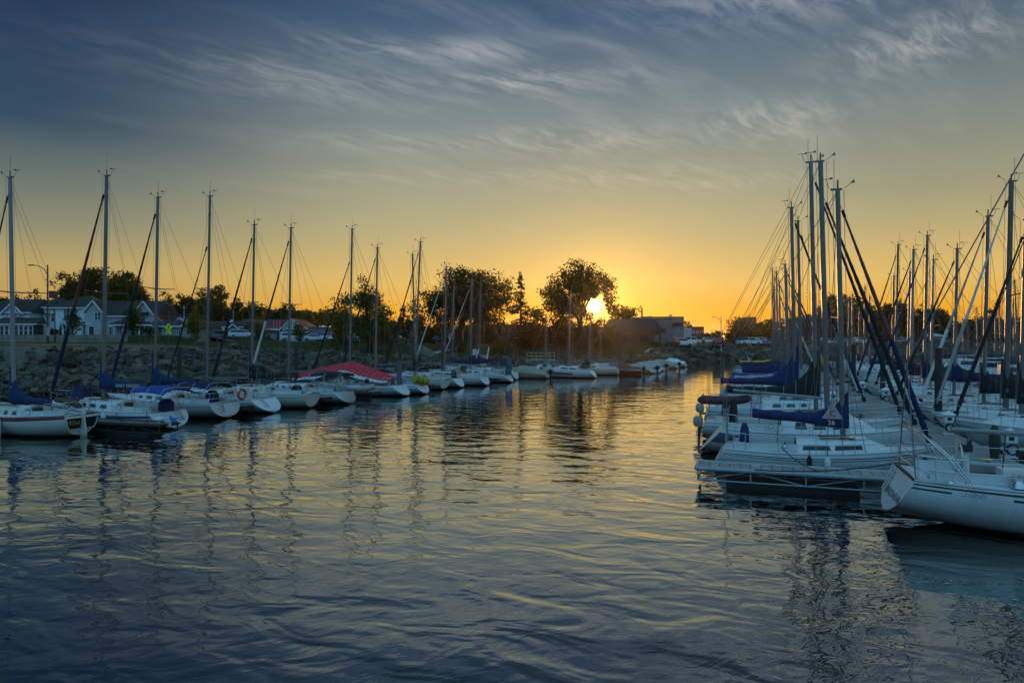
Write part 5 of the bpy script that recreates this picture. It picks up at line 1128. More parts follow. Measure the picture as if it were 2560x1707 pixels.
# pedestrian crossing sign
YLG = mat('fluorescent yellow green', (.55, .75, .02), .5, var=.05)
cs = thing('crossing_sign', 'fluorescent yellow green pedestrian crossing sign on a black post', 'sign', (PX(421, 80), 80, land(PX(421, 80), 80))); zs = PZ(818, 80)-cs.location.z; za = PZ(831, 80)-cs.location.z
MB().tube([(0, .05, 0), (0, .05, zs+1.9)], .05, 6).build('post', DKWALL, cs); q = .48
o = MB().slab([(0, 0, zs-q), (q, 0, zs), (0, 0, zs+q), (-q, 0, zs)], (0, .02, 0)).build('warning_panel', YLG, cs)
pm = MB(); pm.ball((0, -.015, zs+.24), (.05, .01, .05)); pm.beam((0, -.012, zs+.18), (.02, -.012, zs-.04), .10, .012); pm.beam((.02, -.012, zs-.02), (-.10, -.012, zs-.26), .055, .012); pm.beam((.02, -.012, zs-.02), (.13, -.012, zs-.25), .055, .012); pm.beam((0, -.012, zs+.14), (-.13, -.012, zs-.02), .04, .012); pm.beam((0, -.012, zs+.14), (.14, -.012, zs+.02), .04, .012); pm.build('walking_figure', BLK, o)
o = MB().slab([(-.3, 0, za-.17), (.3, 0, za-.17), (.3, 0, za+.17), (-.3, 0, za+.17)], (0, .02, 0)).build('arrow_panel', YLG, cs); am = MB(); am.beam((.17, -.012, za+.1), (-.12, -.012, za-.08), .05, .012); am.slab([(-.2, -.006, za-.13), (-.04, -.006, za-.12), (-.16, -.006, za+.02)], (0, -.012, 0)); am.build('arrow', BLK, o)
sp = MB(); sp.slab([(-.28, 0, zs+1.95), (.28, 0, zs+2.10), (.28, .25, zs+2.10), (-.28, .25, zs+1.95)], (0, 0, .03)); sp.build('solar_panel', PANE, cs)
# flags
FR, FW, FB = mat('flag red', (.55, .03, .04), .8), mat('flag white', (.7, .7, .7), .8), mat('flag blue', (.02, .03, .14), .8)
def flag(label, p, w, h, tilt, plen, sag=.25, wind=1, group='flags on the shore', red=False):
    t = thing('flag', label, 'flag', p, 0, group); d = Vector((math.sin(tilt), 0, math.cos(tilt)))
    MB().tube([(0, 0, 0), tuple(d*plen)], .02, 5).build('staff', TRIM, t); f = MB(); nx, ny = 12, 13
    for j in range(ny):
        for i in range(nx):
            def P(i, j):
                u, v = i/nx, j/ny; b = d*(plen-h*(1-v)); return (b.x+wind*u*w*(1-.15*v), .09*math.sin(u*8+v)*u*w, b.z-sag*w*u-.25*u*u*w)
            canton = (i < 5 and j >= 6) and not red; f.add([P(i, j), P(i+1, j), P(i+1, j+1), P(i, j+1)], [(0, 1, 2, 3)], 0 if red else (2 if canton else (0 if j % 2 == 0 else 1)), True)
    f.build('cloth', [FR, FW, FB], t); return t
flag('striped flag on the white gambrel house wall', (PX(157, 114), 114, PZ(800, 114)), 1.3, .75, -.75, 1.4, .5, 1)
flag('left striped flag above the beige bungalow roof, flying leftwards', (PX(410, 111), 111, PZ(812, 111)), 1.6, .95, -.65, 2.2, .2, -.9)
flag('right striped flag above the beige bungalow roof', (PX(432, 111), 111, PZ(813, 111)), 1.6, .95, .65, 2.2, .3, .9)
for i, px in enumerate((684, 692, 699)): flag(('left red pennant over the red roofed shop', 'middle red pennant over the red roofed shop', 'right red pennant over the red roofed shop')[i], (PX(px, 132), 132, land(PX(px, 132), 132)), .75, .8, 0, PZ(803-(i % 2)*3, 132)-land(PX(px, 132), 132), .3, (-1, 1, 1)[i], 'red pennants by the shop', True)
flag('furled dark red flag on the roof of the tan corner block', (PX(1603, 158), 158, PZ(798, 158)), .55, 2.6, .0, 2.9, .5, .8, 'flags on the shore', True)
flag('striped flag drooping at the stern of the maroon hulled sailboat', (PX(1880, 69), 69, 1.1), 1.3, .9, -.3, 2.1, .8, .8)
# utility poles
for i, (px, py, Y) in enumerate(((460, 764, 160), (583, 762, 170), (1316, 812, 135))):
    t = thing('utility_pole', ('slim pale utility pole between the bungalow flags and the cottage', 'slim pale utility pole above the red roof', 'slim bare pole right of the spruce')[i], 'pole', (PX(px, Y), Y, land(PX(px, Y), Y)), 0, 'utility poles'); hh = PZ(py, Y)-t.location.z
    MB().tube([(0, 0, 0), (0, 0, hh)], [.14, .10], 6).build('shaft', GALV, t); MB().beam((-.8, 0, hh-.5), (.8, 0, hh-.5), .1, .1).build('crossarm', GALV, t)
# notice board, railing, gangway on the bank
nb = thing('notice_board', 'white notice board on a post at the water edge by the largest tree', 'notice board', (PX(1187, 98), 98, land(PX(1187, 98), 98))); z0 = PZ(880, 98)-nb.location.z
MB().box((0, 0, z0), (.62, .06, .85)).build('board', PLASTW, nb); MB().box((0, .06, z0/2-.2), (.1, .06, z0+.6)).build('post', TIMBER, nb)
gw = thing('gangway', 'brown gangway gate with pale side rails leading down to the dock', 'gangway', (PX(1208, 96), 96, 1.0)); MB().beam((0, 3, 1.0), (0, -5, -.3), 1.3, .1).build('ramp', TEAK, gw)
for sx in (-.7, .7): MB().beam((sx, 3, 2.0), (sx, -5, .75), .08, .5).build('side_rail', PLASTW, gw)
MB().beam((-.8, 3, 1.0), (-.8, 3, 2.6), .12, .12).beam((.8, 3, 1.0), (.8, 3, 2.6), .12, .12).box((0, 3, 2.45), (1.7, .08, .4)).build('gate_frame', WOOD, gw)
rl = thing('railing', 'pale yellow railing around the small lookout deck on the bank', 'railing', (PX(1352, 103), 103, land(PX(1352, 103), 104))); m_ = MB(); w = PX(1387, 103)-PX(1318, 103)
zb = PZ(899, 103)-rl.location.z
for zz in (1.05, .55): m_.tube([(-w/2, 1.6, zb+zz), (-w/2, 0, zb+zz), (w/2, 0, zb+zz), (w/2, 1.6, zb+zz)], .035, 5)
for k in range(7): x = -w/2+w*k/6; m_.tube([(x, 0, zb), (x, 0, zb+1.05)], .035, 5)
m_.build('rails', mat('yellow paint', (.55, .50, .28), .6), rl); MB().box((0, .9, zb-.06), (w+.2, 1.9, .12)).build('deck', CONC, rl)

# ---------------------------------------------------------------- cars
CARM = {'white': mat('car white', (.70, .71, .72), .25, coat=.6, var=.04), 'black': mat('car black', (.02, .02, .023), .25, coat=.6), 'grey': mat('car grey', (.20, .21, .22), .28, .3, coat=.6), 'green': mat('car green', (.03, .05, .04), .28, coat=.6), 'red': mat('car red', (.16, .02, .02), .28, coat=.6), 'blue': mat('car blue', (.12, .18, .28), .28, coat=.6), 'silver': mat('car silver', (.42, .43, .44), .28, .4, coat=.6)}
LENS = mat('headlight lens', (.6, .6, .6), .1); TAIL = mat('tail lamp', (.35, .02, .02), .2)
PROF = {  # body line, glass line: (x, z) from nose to tail
 'sedan': ([(2.3, .35), (2.32, .62), (2.1, .78), (1.1, .95), (.35, 1.40), (-.85, 1.44), (-1.7, 1.05), (-2.25, .98), (-2.32, .55), (-2.3, .35)], [(.98, .98), (.33, 1.35), (-.80, 1.39), (-1.52, 1.06)]),
 'suv': ([(2.4, .4), (2.42, .75), (2.3, .98), (1.25, 1.12), (.55, 1.68), (-1.95, 1.74), (-2.3, 1.15), (-2.4, .9), (-2.4, .4)], [(1.12, 1.14), (.55, 1.60), (-1.88, 1.64), (-2.16, 1.14)]),
 'pickup': ([(2.8, .45), (2.82, .85), (2.7, 1.05), (1.5, 1.15), (.85, 1.75), (-.55, 1.78), (-.85, 1.15), (-2.75, 1.15), (-2.8, .45)], [(1.38, 1.18), (.82, 1.66), (-.5, 1.69), (-.76, 1.18)])}
_cars = {}
def car_proto(kind, col):
    prof, gl = PROF[kind]; W = {'sedan': .9, 'suv': .97, 'pickup': 1.0}[kind]; root = thing('parked_car', '', 'car', (0, 0, 0), 0, 'parked cars')
    b = MB(); top = max(z for _, z in prof)
    def yy(z): return W*(1-.20*max(0, (z-.95))/(top-.95)-.06*max(0, (.6-z))/.3)
    L = [(x, yy(z), z) for x, z in prof]; Rr = [(x, -yy(z), z) for x, z in prof]; n = len(prof)
    b.loft([Rr, [(x, y*.55, z+.015) for x, y, z in Rr], [(x, -y*.55, z+.015) for x, y, z in Rr], L], 0, True, False); b.build('body', CARM[col], root)
    for s in (1, -1):
        q = [(x, s*(yy(z)+.004), z) for x, z in gl]; MB().slab(q if s < 0 else q[::-1], (0, s*.012, 0)).build('side_window', GLASS, root)
    for nm, (p, r) in (('windshield', (gl[0], gl[1])), ('rear_window', (gl[-1], gl[-2]))):
        o_ = .05 if nm == 'windshield' else -.05
        q = [(p[0]+o_+.02*(1 if o_ > 0 else -1), yy(p[1])*.9, p[1]), (p[0]+o_+.02*(1 if o_ > 0 else -1), -yy(p[1])*.9, p[1]), (r[0]+o_*2, -yy(r[1])*.9, r[1]+.01), (r[0]+o_*2, yy(r[1])*.9, r[1]+.01)]
        MB().slab(q, (0.02 if o_ > 0 else -.02, 0, .02)).build(nm, GLASS, root)
    for x in (prof[0][0]*.64, -prof[0][0]*.62):
        for s in (1, -1):
            r_ = .34 if kind != 'pickup' else .39; y = s*(W-.09); o = MB().tube([(x, y-.11, r_), (x, y+.11, r_)], r_, 14).build('wheel', RUBBER, root); MB().tube([(x, y+s*.09, r_), (x, y+s*.118, r_)], r_*.62, 10).build('rim', ALU, o)
    for s in (1, -1):
        MB().box((prof[1][0]-.06, s*W*.70, prof[1][1]+.03), (.16, .34, .14)).build('headlight', LENS, root); MB().box((prof[-2][0]+.03, s*W*.78, prof[-3][1]-.05), (.14, .22, .22)).build('taillight', TAIL, root)
    return root
def car(kind, col, px, Y, ang, label):
    g = max(land(PX(px, Y)+dx, Y+dy) for dx in (-2, 0, 2) for dy in (-2, 0, 2))+.05
    if (kind, col) not in _cars:
        r = car_proto(kind, col); _cars[kind, col] = r; r.location = (PX(px, Y), Y, g); r.rotation_euler = (0, 0, R(ang)); r['label'] = label
    else: dup(_cars[kind, col], (PX(px, Y), Y, g), R(ang), label)
for a in (('suv', 'black', 543, 127, 10, 'dark car left of the big white suv below the cottage'), ('suv', 'white', 605, 128, 20, 'big white suv parked before the red roofed shop'), ('suv', 'white', 731, 131, 25, 'white crossover below the timbered gable'),
          ('sedan', 'white', 786, 132, 15, 'white sedan between the crossover and the pickup'), ('suv', 'blue', 815, 137, 30, 'pale blue car half behind the white pickup'), ('pickup', 'white', 838, 131, 8, 'white pickup truck left of the drooping lawn tree'), ('sedan', 'red', 872, 133, 20, 'dark red car right of the white pickup'),
          ('suv', 'silver', 905, 134, 40, 'silver car seen through the drooping lawn tree'), ('sedan', 'green', 956, 134, 5, 'dark green sedan right of the drooping lawn tree'), ('suv', 'green', 992, 135, 0, 'dark jeep at the right end of the green sedan'),
          ('suv', 'black', 1104, 140, 30, 'black suv behind the left branches of the largest tree'), ('sedan', 'silver', 1202, 141, 10, 'silver sedan right of the thickest tree trunk'), ('sedan', 'grey', 1420, 150, 0, 'grey car below the sunlit tree'),
          ('suv', 'black', 1684, 129, 60, 'black car nose at the left of the street mouth'), ('suv', 'white', 1702, 131, 35, 'white suv parked nearest the street mouth'), ('pickup', 'white', 1724, 146, 40, 'white pickup parked behind the white suv on the street'), ('suv', 'grey', 1743, 168, 50, 'grey suv third along the street side'),
          ('sedan', 'white', 1768, 172, 10, 'white sedan crossing the street'), ('suv', 'red', 1794, 134, 74, 'dark red suv seen from behind beside the lamp post'), ('suv', 'black', 1793, 150, 74, 'black suv ahead of the dark red suv'),
          ('suv', 'green', 1856, 152, 30, 'dark suv leftmost in the right hand parking lot'), ('pickup', 'white', 1872, 150, 18, 'white pickup in the right hand parking lot'), ('suv', 'silver', 1902, 158, 40, 'silver suv right of the parking lot pickup'), ('sedan', 'blue', 1924, 152, 20, 'pale blue sedan at the parking lot front'),
          ('sedan', 'white', 2066, 168, 15, 'white sedan behind the tallest masts'), ('suv', 'grey', 2108, 172, 20, 'grey suv behind the tallest masts'), ('suv', 'white', 2150, 175, 20, 'white suv left of the white workshop'), ('sedan', 'silver', 2242, 190, 25, 'silver sedan right of the white workshop'),
          ('suv', 'silver', 2264, 192, 25, 'silver suv below the round-crowned right tree'), ('suv', 'black', 2330, 200, 20, 'black suv before the pale shed'), ('sedan', 'grey', 2360, 203, 20, 'grey sedan right of the black suv by the pale shed'), ('sedan', 'white', 2398, 208, 25, 'white sedan right of the pale shed')):
    car(*a)
tk = thing('box_truck', 'white box truck far down the street with lit tail lamps', 'truck', (PX(1765, 230), 230, land(PX(1765, 230), 230)), R(74)); MB().box((-1, 0, 1.9), (4.6, 2.3, 2.5)).build('cargo_box', PLASTW, tk); MB().box((2.2, 0, 1.3), (1.6, 2.1, 1.8)).build('cab', PLASTW, tk)
for x in (2.2, -2.3):
    for s in (1, -1): MB().tube([(x, s*1.05-.12, .42), (x, s*1.05+.12, .42)], .42, 12).build('wheel', RUBBER, tk)
for s in (1, -1): MB().box((-3.34, s*.95, 1.0), (.06, .2, .2)).build('taillight', glow('lit tail lamp', (1, .15, .03), 4), tk)
# ---------------------------------------------------------------- docks, piles, pedestals
def boards(name, c, pitch=.145):
    m = bpy.data.materials.new(name); m.use_nodes = True; T = NT(m.node_tree); b = T.n['Principled BSDF']; co = T.n.new('ShaderNodeTexCoord').outputs['Object']; x, y, z = T.sep(co)
    fr = T.math('FRACT', T.math('DIVIDE', x, pitch)); idx = T.math('FLOOR', T.math('DIVIDE', x, pitch))
    tone = T.noise(T.comb(T.math('MULTIPLY', idx, 3.7), T.math('MULTIPLY', y, .6), 0), 1.0, 3, .6)
    cc = T.ramp(tone, [(.3, (*[q*.62 for q in c], 1)), (.7, (*[min(1, q*1.25) for q in c], 1))]); gap = T.math('LESS_THAN', fr, .07)
    T.l.new(T.mix(gap, cc, (.02, .018, .016, 1)), b.inputs['Base Color']); b.inputs['Roughness'].default_value = .8
    bn = T.n.new('ShaderNodeBump'); bn.inputs['Distance'].default_value = .01; T.l.new(T.math('SUBTRACT', 1.0, gap), bn.inputs['Height']); T.l.new(bn.outputs[0], b.inputs['Normal']); return m
BOARD = boards('weathered deck boards', (.30, .275, .25)); BOARDB = boards('brown deck boards', (.19, .15, .125)); BOARDW = boards('wide deck boards', (.34, .29, .26), .29)
def dock(label, p0, p1, w, name='finger_dock', m=None, truss=False, group=None, z=.56, pipe=GALV):
    p0, p1 = Vector((*p0, 0)), Vector((*p1, 0)); L = (p1-p0).length; yaw = math.atan2(p1.y-p0.y, p1.x-p0.x); t = thing(name, label, 'dock', (p0.x, p0.y, 0), yaw, group)
    MB().box((L/2, 0, z-.03), (L, w, .06)).build('deck', m or BOARD, t); f = MB()
    if truss:
        for s in (1, -1):
            y = s*(w/2+.03); f.tube([(-.05, y, z-.03), (L, y, z-.03)], .075, 8); f.tube([(0, y, .2), (L, y, .2)], .028, 5); n = int(L/1.35)
            for k in range(n+1):
                x = L*k/n; f.tube([(x, y, .2), (x, y, z-.04)], .028, 5)
                if k < n: f.tube([(x, y, .2 if k % 2 == 0 else z-.06), (L*(k+1)/n, y, z-.06 if k % 2 == 0 else .2)], .018, 5)
        f.tube([(-.03, -w/2, z-.03), (-.03, w/2, z-.03)], .075, 8); f.tube([(0, -w/2, .2), (0, w/2, .2)], .028, 5)
    else:
        for s in (1, -1): f.box((L/2, s*(w/2+.02), z-.12), (L, .05, .2))
        f.box((-.02, 0, z-.12), (.05, w+.08, .2))
    f.build('frame', pipe if truss else TIMBER, t); n = max(2, int(L/3))
    for k in range(min(n, 8) if L < 40 else 0):
        MB().box((L*(k+.5)/n+.35, 0, .02), (L/n*.8, w*.82, .36)).build('float', FLOATM, t)
    if L >= 40: MB().box((L/2, 0, .06), (L, w*.9, .4)).build('float', FLOATM, t)
    return t
U = norm2(.33, .944); GD = 'finger docks between the boats'
C0 = Vector((16.35, 27.2)); pc = lambda s: (C0.x+U[0]*s, C0.y+U[1]*s)
dock('long boarded main pier between the two right hand rows of boats', pc(-9.2), pc(82), 2.45, 'main_pier', BOARD)
N = (U[1], -U[0])
f0 = dock('nearest finger dock with galvanised truss side and plank deck', (5.45+.17, 20.0+.5), (13.7+.17, 17.1+.5), 1.0, 'finger_dock', BOARDW, True, GD)
def side_finger(s, L, side, label):
    c = pc(s); e = 1.24
    a = (c[0]+side*N[0]*(e+L), c[1]+side*N[1]*(e+L)); b = (c[0]+side*N[0]*e, c[1]+side*N[1]*e); dock(label, a, b, .8, group=GD)
for s, L, sd, lab in ((1.6+.2, 6.8, -1, 'finger dock between the bare white boom boat and the black cover boat'), (9.6, 6.0, -1, 'finger dock before the very tall blue cover boat'), (16.4, 6, -1, 'finger dock beyond the grey awning boat'), (27.0, 6, -1, 'finger dock in the middle of the near pier side'), (39.5, 6, -1, 'finger dock before the maroon hulled flag boat'),
                      (-3.3, 6, 1, 'finger dock just behind the nearest power pedestal'), (3.6, 5.6, 1, 'short finger dock beside the second power pedestal'), (9.6, 6, 1, 'finger dock beside the cream coachroof boat'), (18.4, 6, 1, 'finger dock between navy diamond cover boat and its neighbour'), (27.5, 6, 1, 'finger dock past the bronze mast pair'), (38, 6, 1, 'finger dock toward the far end of the pier')):
    side_finger(s, L, sd, lab)
dock('second boarded pier among the distant masts', (46, 48), (80, 116), 2.2, 'main_pier', BOARD)
dock('left hand walkway running behind the bows of the moored row', (-30.0, 27.0), (-4.0, 83), 1.5, 'main_pier', BOARDB)
cd = dock('brown finger dock with a small white name board beside the cream hulled boat', (-15.2, 30.2), (-15.2+HL[0]*11.6, 30.2+HL[1]*11.6), .95, m=BOARDB, truss=True, group=GD, pipe=TIMBER)
sb = thing('name_board', 'white board lettered Courtesy Dock on the end of the brown finger dock', 'sign', (-15.12, 30.0, .64), math.atan2(HL[1], HL[0])+math.pi-.55); MB().box((.0, 0, 0), (.92, .03, .2)).build('board', PLASTW, sb); MB().text('Courtesy Dock', .135, lambda a, b, c: (a, -.018, b-.045), 0).build('lettering', BLK, sb)
dk = thing('dock_light', 'white mushroom dock light on the brown finger dock', 'light', (-15.75, 30.45, .56)); MB().tube([(0, 0, 0), (0, 0, .16)], .05, 8).build('stem', PLASTW, dk); MB().ball((0, 0, .18), (.2, .2, .11), 0, 12, 8).build('cap', PLASTW, dk)
stern = [(p1, h1), (p2, h2), (p3, h3), (p4, h4), (p5, h5), (p6, h6), (p7, h7), (p8, h8), (p9, h9), (p10, h10), (p11, h11), (p12, h12)]
def sternpt(k): p, h = stern[k]; return (p[0]-HL[0]*h.aft, p[1]-HL[1]*h.aft)
for k, lab in ((2, 'short finger dock between the navy bimini boat and the stepped transom boat'), (4, 'finger dock left of the boat carrying the grey inflatable'), (5, 'brown finger dock between the inflatable carrier and the red tented boat'), (7, 'finger dock right of the yellow roll boat'), (10, 'finger dock left of the teal roll boat')):
    a, b = sternpt(k), sternpt(k+1); m_ = ((a[0]+b[0])/2+HL[0]*.3, (a[1]+b[1])/2+HL[1]*.3); dock(lab, m_, (m_[0]+HL[0]*10, m_[1]+HL[1]*10), .8, m=BOARDB, group=GD)
def pile(label, px, Y, top_, r=.15):
    t = thing('mooring_pile', label, 'pile', (PX(px, Y), Y, -.6), 0, 'mooring piles'); MB().tube([(0, 0, -1), (0, 0, 1.5), (.0, 0, top_+.6-.02), (0, 0, top_+.6)], [r*1.08, r*1.04, r, r*.9], 10).build('shaft', TIMBER, t); MB().torus((0, 0, 1.25), r*1.15, .025, 'z', 0, 12, 5).build('hoop', GALV, t)
for px, Y, tp, lab in ((2346, 30.2, 3.92, 'thick brown pile with an orange lit edge beside the second pedestal'), (2207, 42.6, 3.85, 'dark pile behind the crossing black furled sails'), (2134, 49.5, 3.9, 'dark pile between the C 26 mast and the crossing black sails'), (2095, 72, 3.6, 'dark pile left of the C 26 boat mast'), (1962, 80, 3.6, 'dark pile among the bunched left masts of the pier'),
                       (448, 44, 3.83, 'dark pile on the left before the riprap below the bungalow'), (740, 54, 3.7, 'dark pile right of the white furled sail boat'), (876, 63, 3.9, 'dark pile close behind the mast of the red tented boat'), (1000, 66, 3.6, 'dark pile between the yellow roll boat and the leaning masts'), (1106, 70, 3.7, 'dark pile under the left of the largest tree'), (1277, 73, 3.55, 'dark pile right of the teal roll boat'), (1577, 96, 2.7, 'slim dark pile at the tarped boats on the spit')):
    pile(lab, px, Y, tp)
def pedestal(label, x, y, h=.86, first=[None]):
    if first[0]: return dup(first[0], (x, y, .56), -.34, label)
    t = thing('power_pedestal', label, 'power pedestal', (x, y, .56), -.34, 'power pedestals on the pier'); first[0] = t
    MB().loft([[(a*w, b*w, z) for a, b in ((-1, -1), (1, -1), (1, 1), (-1, 1))] for w, z in ((.18, 0), (.18, .03), (.12, .06), (.11, .48))], 0, True, False).build('post', PLASTW, t); MB().box((0, 0, .62), (.34, .34, .28)).build('housing', PLASTW, t)
    MB().loft([[(a*w, b*w, z) for a, b in ((-1, -1), (1, -1), (1, 1), (-1, 1))] for w, z in ((.24, .76), (.235, .79), (.05, .90), (.04, .94))], 0, True, False).build('cap', PLASTW, t); MB().box((0, -.172, .62), (.14, .012, .12)).build('socket_cover', BLACKS, t)
    hs = MB(); hs.torus((.0, -.2, .28), .16, .022, 'y', 0, 14, 5); hs.torus((.02, -.24, .27), .15, .022, 'y', 0, 14, 5); hs.build('cord_coil', ROPE, t); return t
for x, y, lab in ((15.75, 21.6, 'nearest white power pedestal with a green hose bundle beside it'), (17.2, 26.9, 'white power pedestal at the foot of the thick brown pile'), (19.0, 32.2, 'third white power pedestal along the pier'), (21.9, 40.0, 'fourth white power pedestal, beside the crossing black sails'), (17.6, 37.4, 'white power pedestal on the near edge of the pier mid way'), (23.6, 46.0, 'small far power pedestal between the pier masts'), (21.6, 48.5, 'far power pedestal at the left pier edge behind the blue covers')):
    pedestal(lab, x, y)
hb = thing('hose_bundle', 'thick dark green hose bundle hung upright beside the nearest pedestal', 'hose', (15.2, 21.5, .56)); g = MB()
for k in range(9): a = k*.7; g.tube([(.07*math.cos(a), .07*math.sin(a), .0), (.12*math.cos(a), .1*math.sin(a), .45), (.10*math.cos(a), .08*math.sin(a), .85), (.02*math.cos(a), .02*math.sin(a), 1.02)], .045, 6)
g.build('hoses', mat('green hose', (.02, .045, .03), .6), hb); MB().tube([(0, .02, 0), (0, .02, 1.05)], .04, 6).build('stand', GALV, hb)

# ---------------------------------------------------------------- things on and around the boats
def wpt(root, p):
    a = root.rotation_euler[2]; return (root.location.x+p[0]*math.cos(a)-p[1]*math.sin(a), root.location.y+p[0]*math.sin(a)+p[1]*math.cos(a), p[2])
def fender(label, root, h, t, side, z, s=1.0, m=PLASTW):
    p = h.pt(t, .8, side); w = wpt(root, (p[0], p[1]+side*.12*s, z)); f = thing('fender', label, 'fender', w, 0, 'fenders hanging on the boats')
    MB().tube([(0, 0, -.30*s), (0, 0, -.24*s), (0, 0, .20*s), (0, 0, .28*s), (0, 0, .33*s)], [.05*s, .115*s, .115*s, .06*s, .03*s], 10).build('cushion', m, f); MB().tube([(0, 0, .3*s), (0, 0, .62*s)], .012, 5).build('lanyard', ROPE, f)
fender('large white fender low on the cream hulled boat at the left frame edge', b1, h1, .40, 1, .42, 1.7); fender('white fender on the hull of the blue lettered sloop', b2, h2, .34, 1, .55); fender('black wedge fender under the cabin windows of the blue lettered sloop', b2, h2, .55, 1, .6, .8, BLACKC)
fender('second black fender forward on the blue lettered sloop', b2, h2, .66, 1, .6, .8, BLACKC); fender('white fender lying against the truss of the nearest finger dock', r1, hr1, .52, -1, .48, .8); fender('black fender on the hull of the C 26 boat', r1, hr1, .44, -1, .55, .6, BLACKC)
def ring(label, loc, m, rz, r=.28):
    t = thing('lifebuoy', label, 'life ring', loc, rz, 'life rings on stern rails'); MB().torus((0, 0, 0), r, .075, 'x', 0, 18, 7).build('ring', m, t); b = MB()
    for k in range(4): a = k*math.pi/2+.78; b.torus((0, r*math.cos(a), r*math.sin(a)), .085, .02, 'x', 0, 8, 4)
    b.build('bands', WHT, t)
YL = math.atan2(HL[1], HL[0])
ring('orange life ring on the stern rail of the navy bimini boat', wpt(b3, (-h3.aft-.02, -1.05, 1.22)), REDP, YL); ring('white life ring on the stern rail of the dinghy carrier', wpt(b6, (-h6.aft+.75, .2, 1.55)), PLASTW, YL)
def dinghy(label, loc, rz, L=2.6, m=GREYC, motor=True, name='inflatable_dinghy', r=.19, W=1.3):
    t = thing(name, label, 'dinghy', loc, rz); a = W/2-r
    MB().tube([(-L/2, -a, 0), (-L/2+.15, -a, 0), (L*.22, -a, .0), (L*.40, -a*.62, .06), (L*.47, 0, .10), (L*.40, a*.62, .06), (L*.22, a, 0), (-L/2+.15, a, 0), (-L/2, a, 0)], [r*.35, r, r, r, r, r, r, r, r*.35], 10).build('tube', m, t)
    MB().box((-.05, 0, -.08), (L*.78, W-2*r, .05)).build('floor', RUBBER, t); MB().box((-L/2+.22, 0, .06), (.06, W-2*r, .36)).build('transom', TEAK, t); MB().box((.1, 0, .12), (.22, W-2*r+.1, .04)).build('thwart', TEAK, t)
    if motor: MB().box((-L/2+.05, 0, .38), (.26, .22, .3)).beam((-L/2+.05, 0, .3), (-L/2+.02, 0, -.35), .1, .08).build('outboard_motor', BLACKS, t)
    return t
d6 = dinghy('grey inflatable slung across the stern under the black bimini', wpt(b6, (-h6.aft-.55, -.1, 1.05)), YL+math.pi/2+.15, 2.7, mat('pale hypalon', (.42, .42, .41), .6))
d3 = dinghy('maroon inflatable carried above the stern of the black sail cover boat', (9.15, 29.6, 1.66), math.atan2(HR[1], HR[0]), 2.1, mat('maroon hypalon', (.10, .025, .04), .6), False, r=.17, W=.9)
# red boat tent over the seventh boat
tt = thing('boat_tent', 'red boat tent with white edges stretched over a sloop', 'boat cover', (p7[0], p7[1], 0), YL); rows = []; n = 22
for i in range(n+1):
    x = lerp(h7.fwd*1.32, -h7.aft*.78, i/n); zr = 2.55-(.72*((x)/h7.fwd)**1.0 if x > 0 else 1.05*((-x)/(h7.aft*.74))**1.25); w = h7.hb(min(1, h7.tx(x)))*1.0+.15
    if x > h7.fwd*.2: w = max(w, 1.25-.5*(x/h7.fwd-.2))
    rows.append([(x, w*q, zr-min(.95, zr-1.0)*.86*abs(q)**1.25-.05*math.sin(i*1.3)*abs(q)) for q in (-1, -.86, -.8, -.5, -.2, 0, .2, .5, .8, .86, 1)])
tb_ = MB(); nn = 11
for i in range(n):
    for k in range(nn-1): tb_.add([rows[i][k], rows[i+1][k], rows[i+1][k+1], rows[i][k+1]], [(0, 1, 2, 3)], 1 if k in (0, 1, 8, 9) else 0, True)
o = tb_.build('canopy', [REDC, mat('white tent border', (.66, .70, .74), .7)], tt)
md = o.modifiers.new('thick', 'SOLIDIFY'); md.thickness = .02
def roll(label, loc, tilt, L, r, m, name='rolled_mat', m2=None):
    t = thing(name, label, 'roll', loc, YL); d = Vector((math.sin(tilt)*.3, math.sin(tilt), math.cos(tilt)))*L; b = MB(); b.tube([(0, 0, 0), tuple(d*.5), tuple(d)], [r, r*1.03, r], 12); b.build('roll', m, t); s = MB()
    for q in (.15, .5, .85): s.tube([tuple(d*(q-.015)), tuple(d*(q+.015))], r*1.06, 12)
    s.build('straps', m2 or BLACKC, t)
roll('teal roll standing upright on a stern', wpt(b12, (-h12.aft+.35, .35, .75)), 0, 1.7, .30, mat('teal foam', (.02, .16, .24), .8)); roll('yellow green roll tied low on a stern', wpt(b8, (-h8.aft+.2, -.5, .95)), 1.35, 1.5, .30, mat('yellow foam', (.42, .38, .05), .8))
t = thing('upright_board', 'grey padded board standing on the stern of the red tented sloop', 'board', wpt(b7, (-h7.aft+.9, -.35, .75)), YL); MB().box((0, 0, .95), (.12, .58, 1.9)).build('board', mat('slate fabric', (.12, .13, .17), .8), t); MB().box((.09, 0, .1), (.2, .4, .2)).build('foot', RUBBER, t)
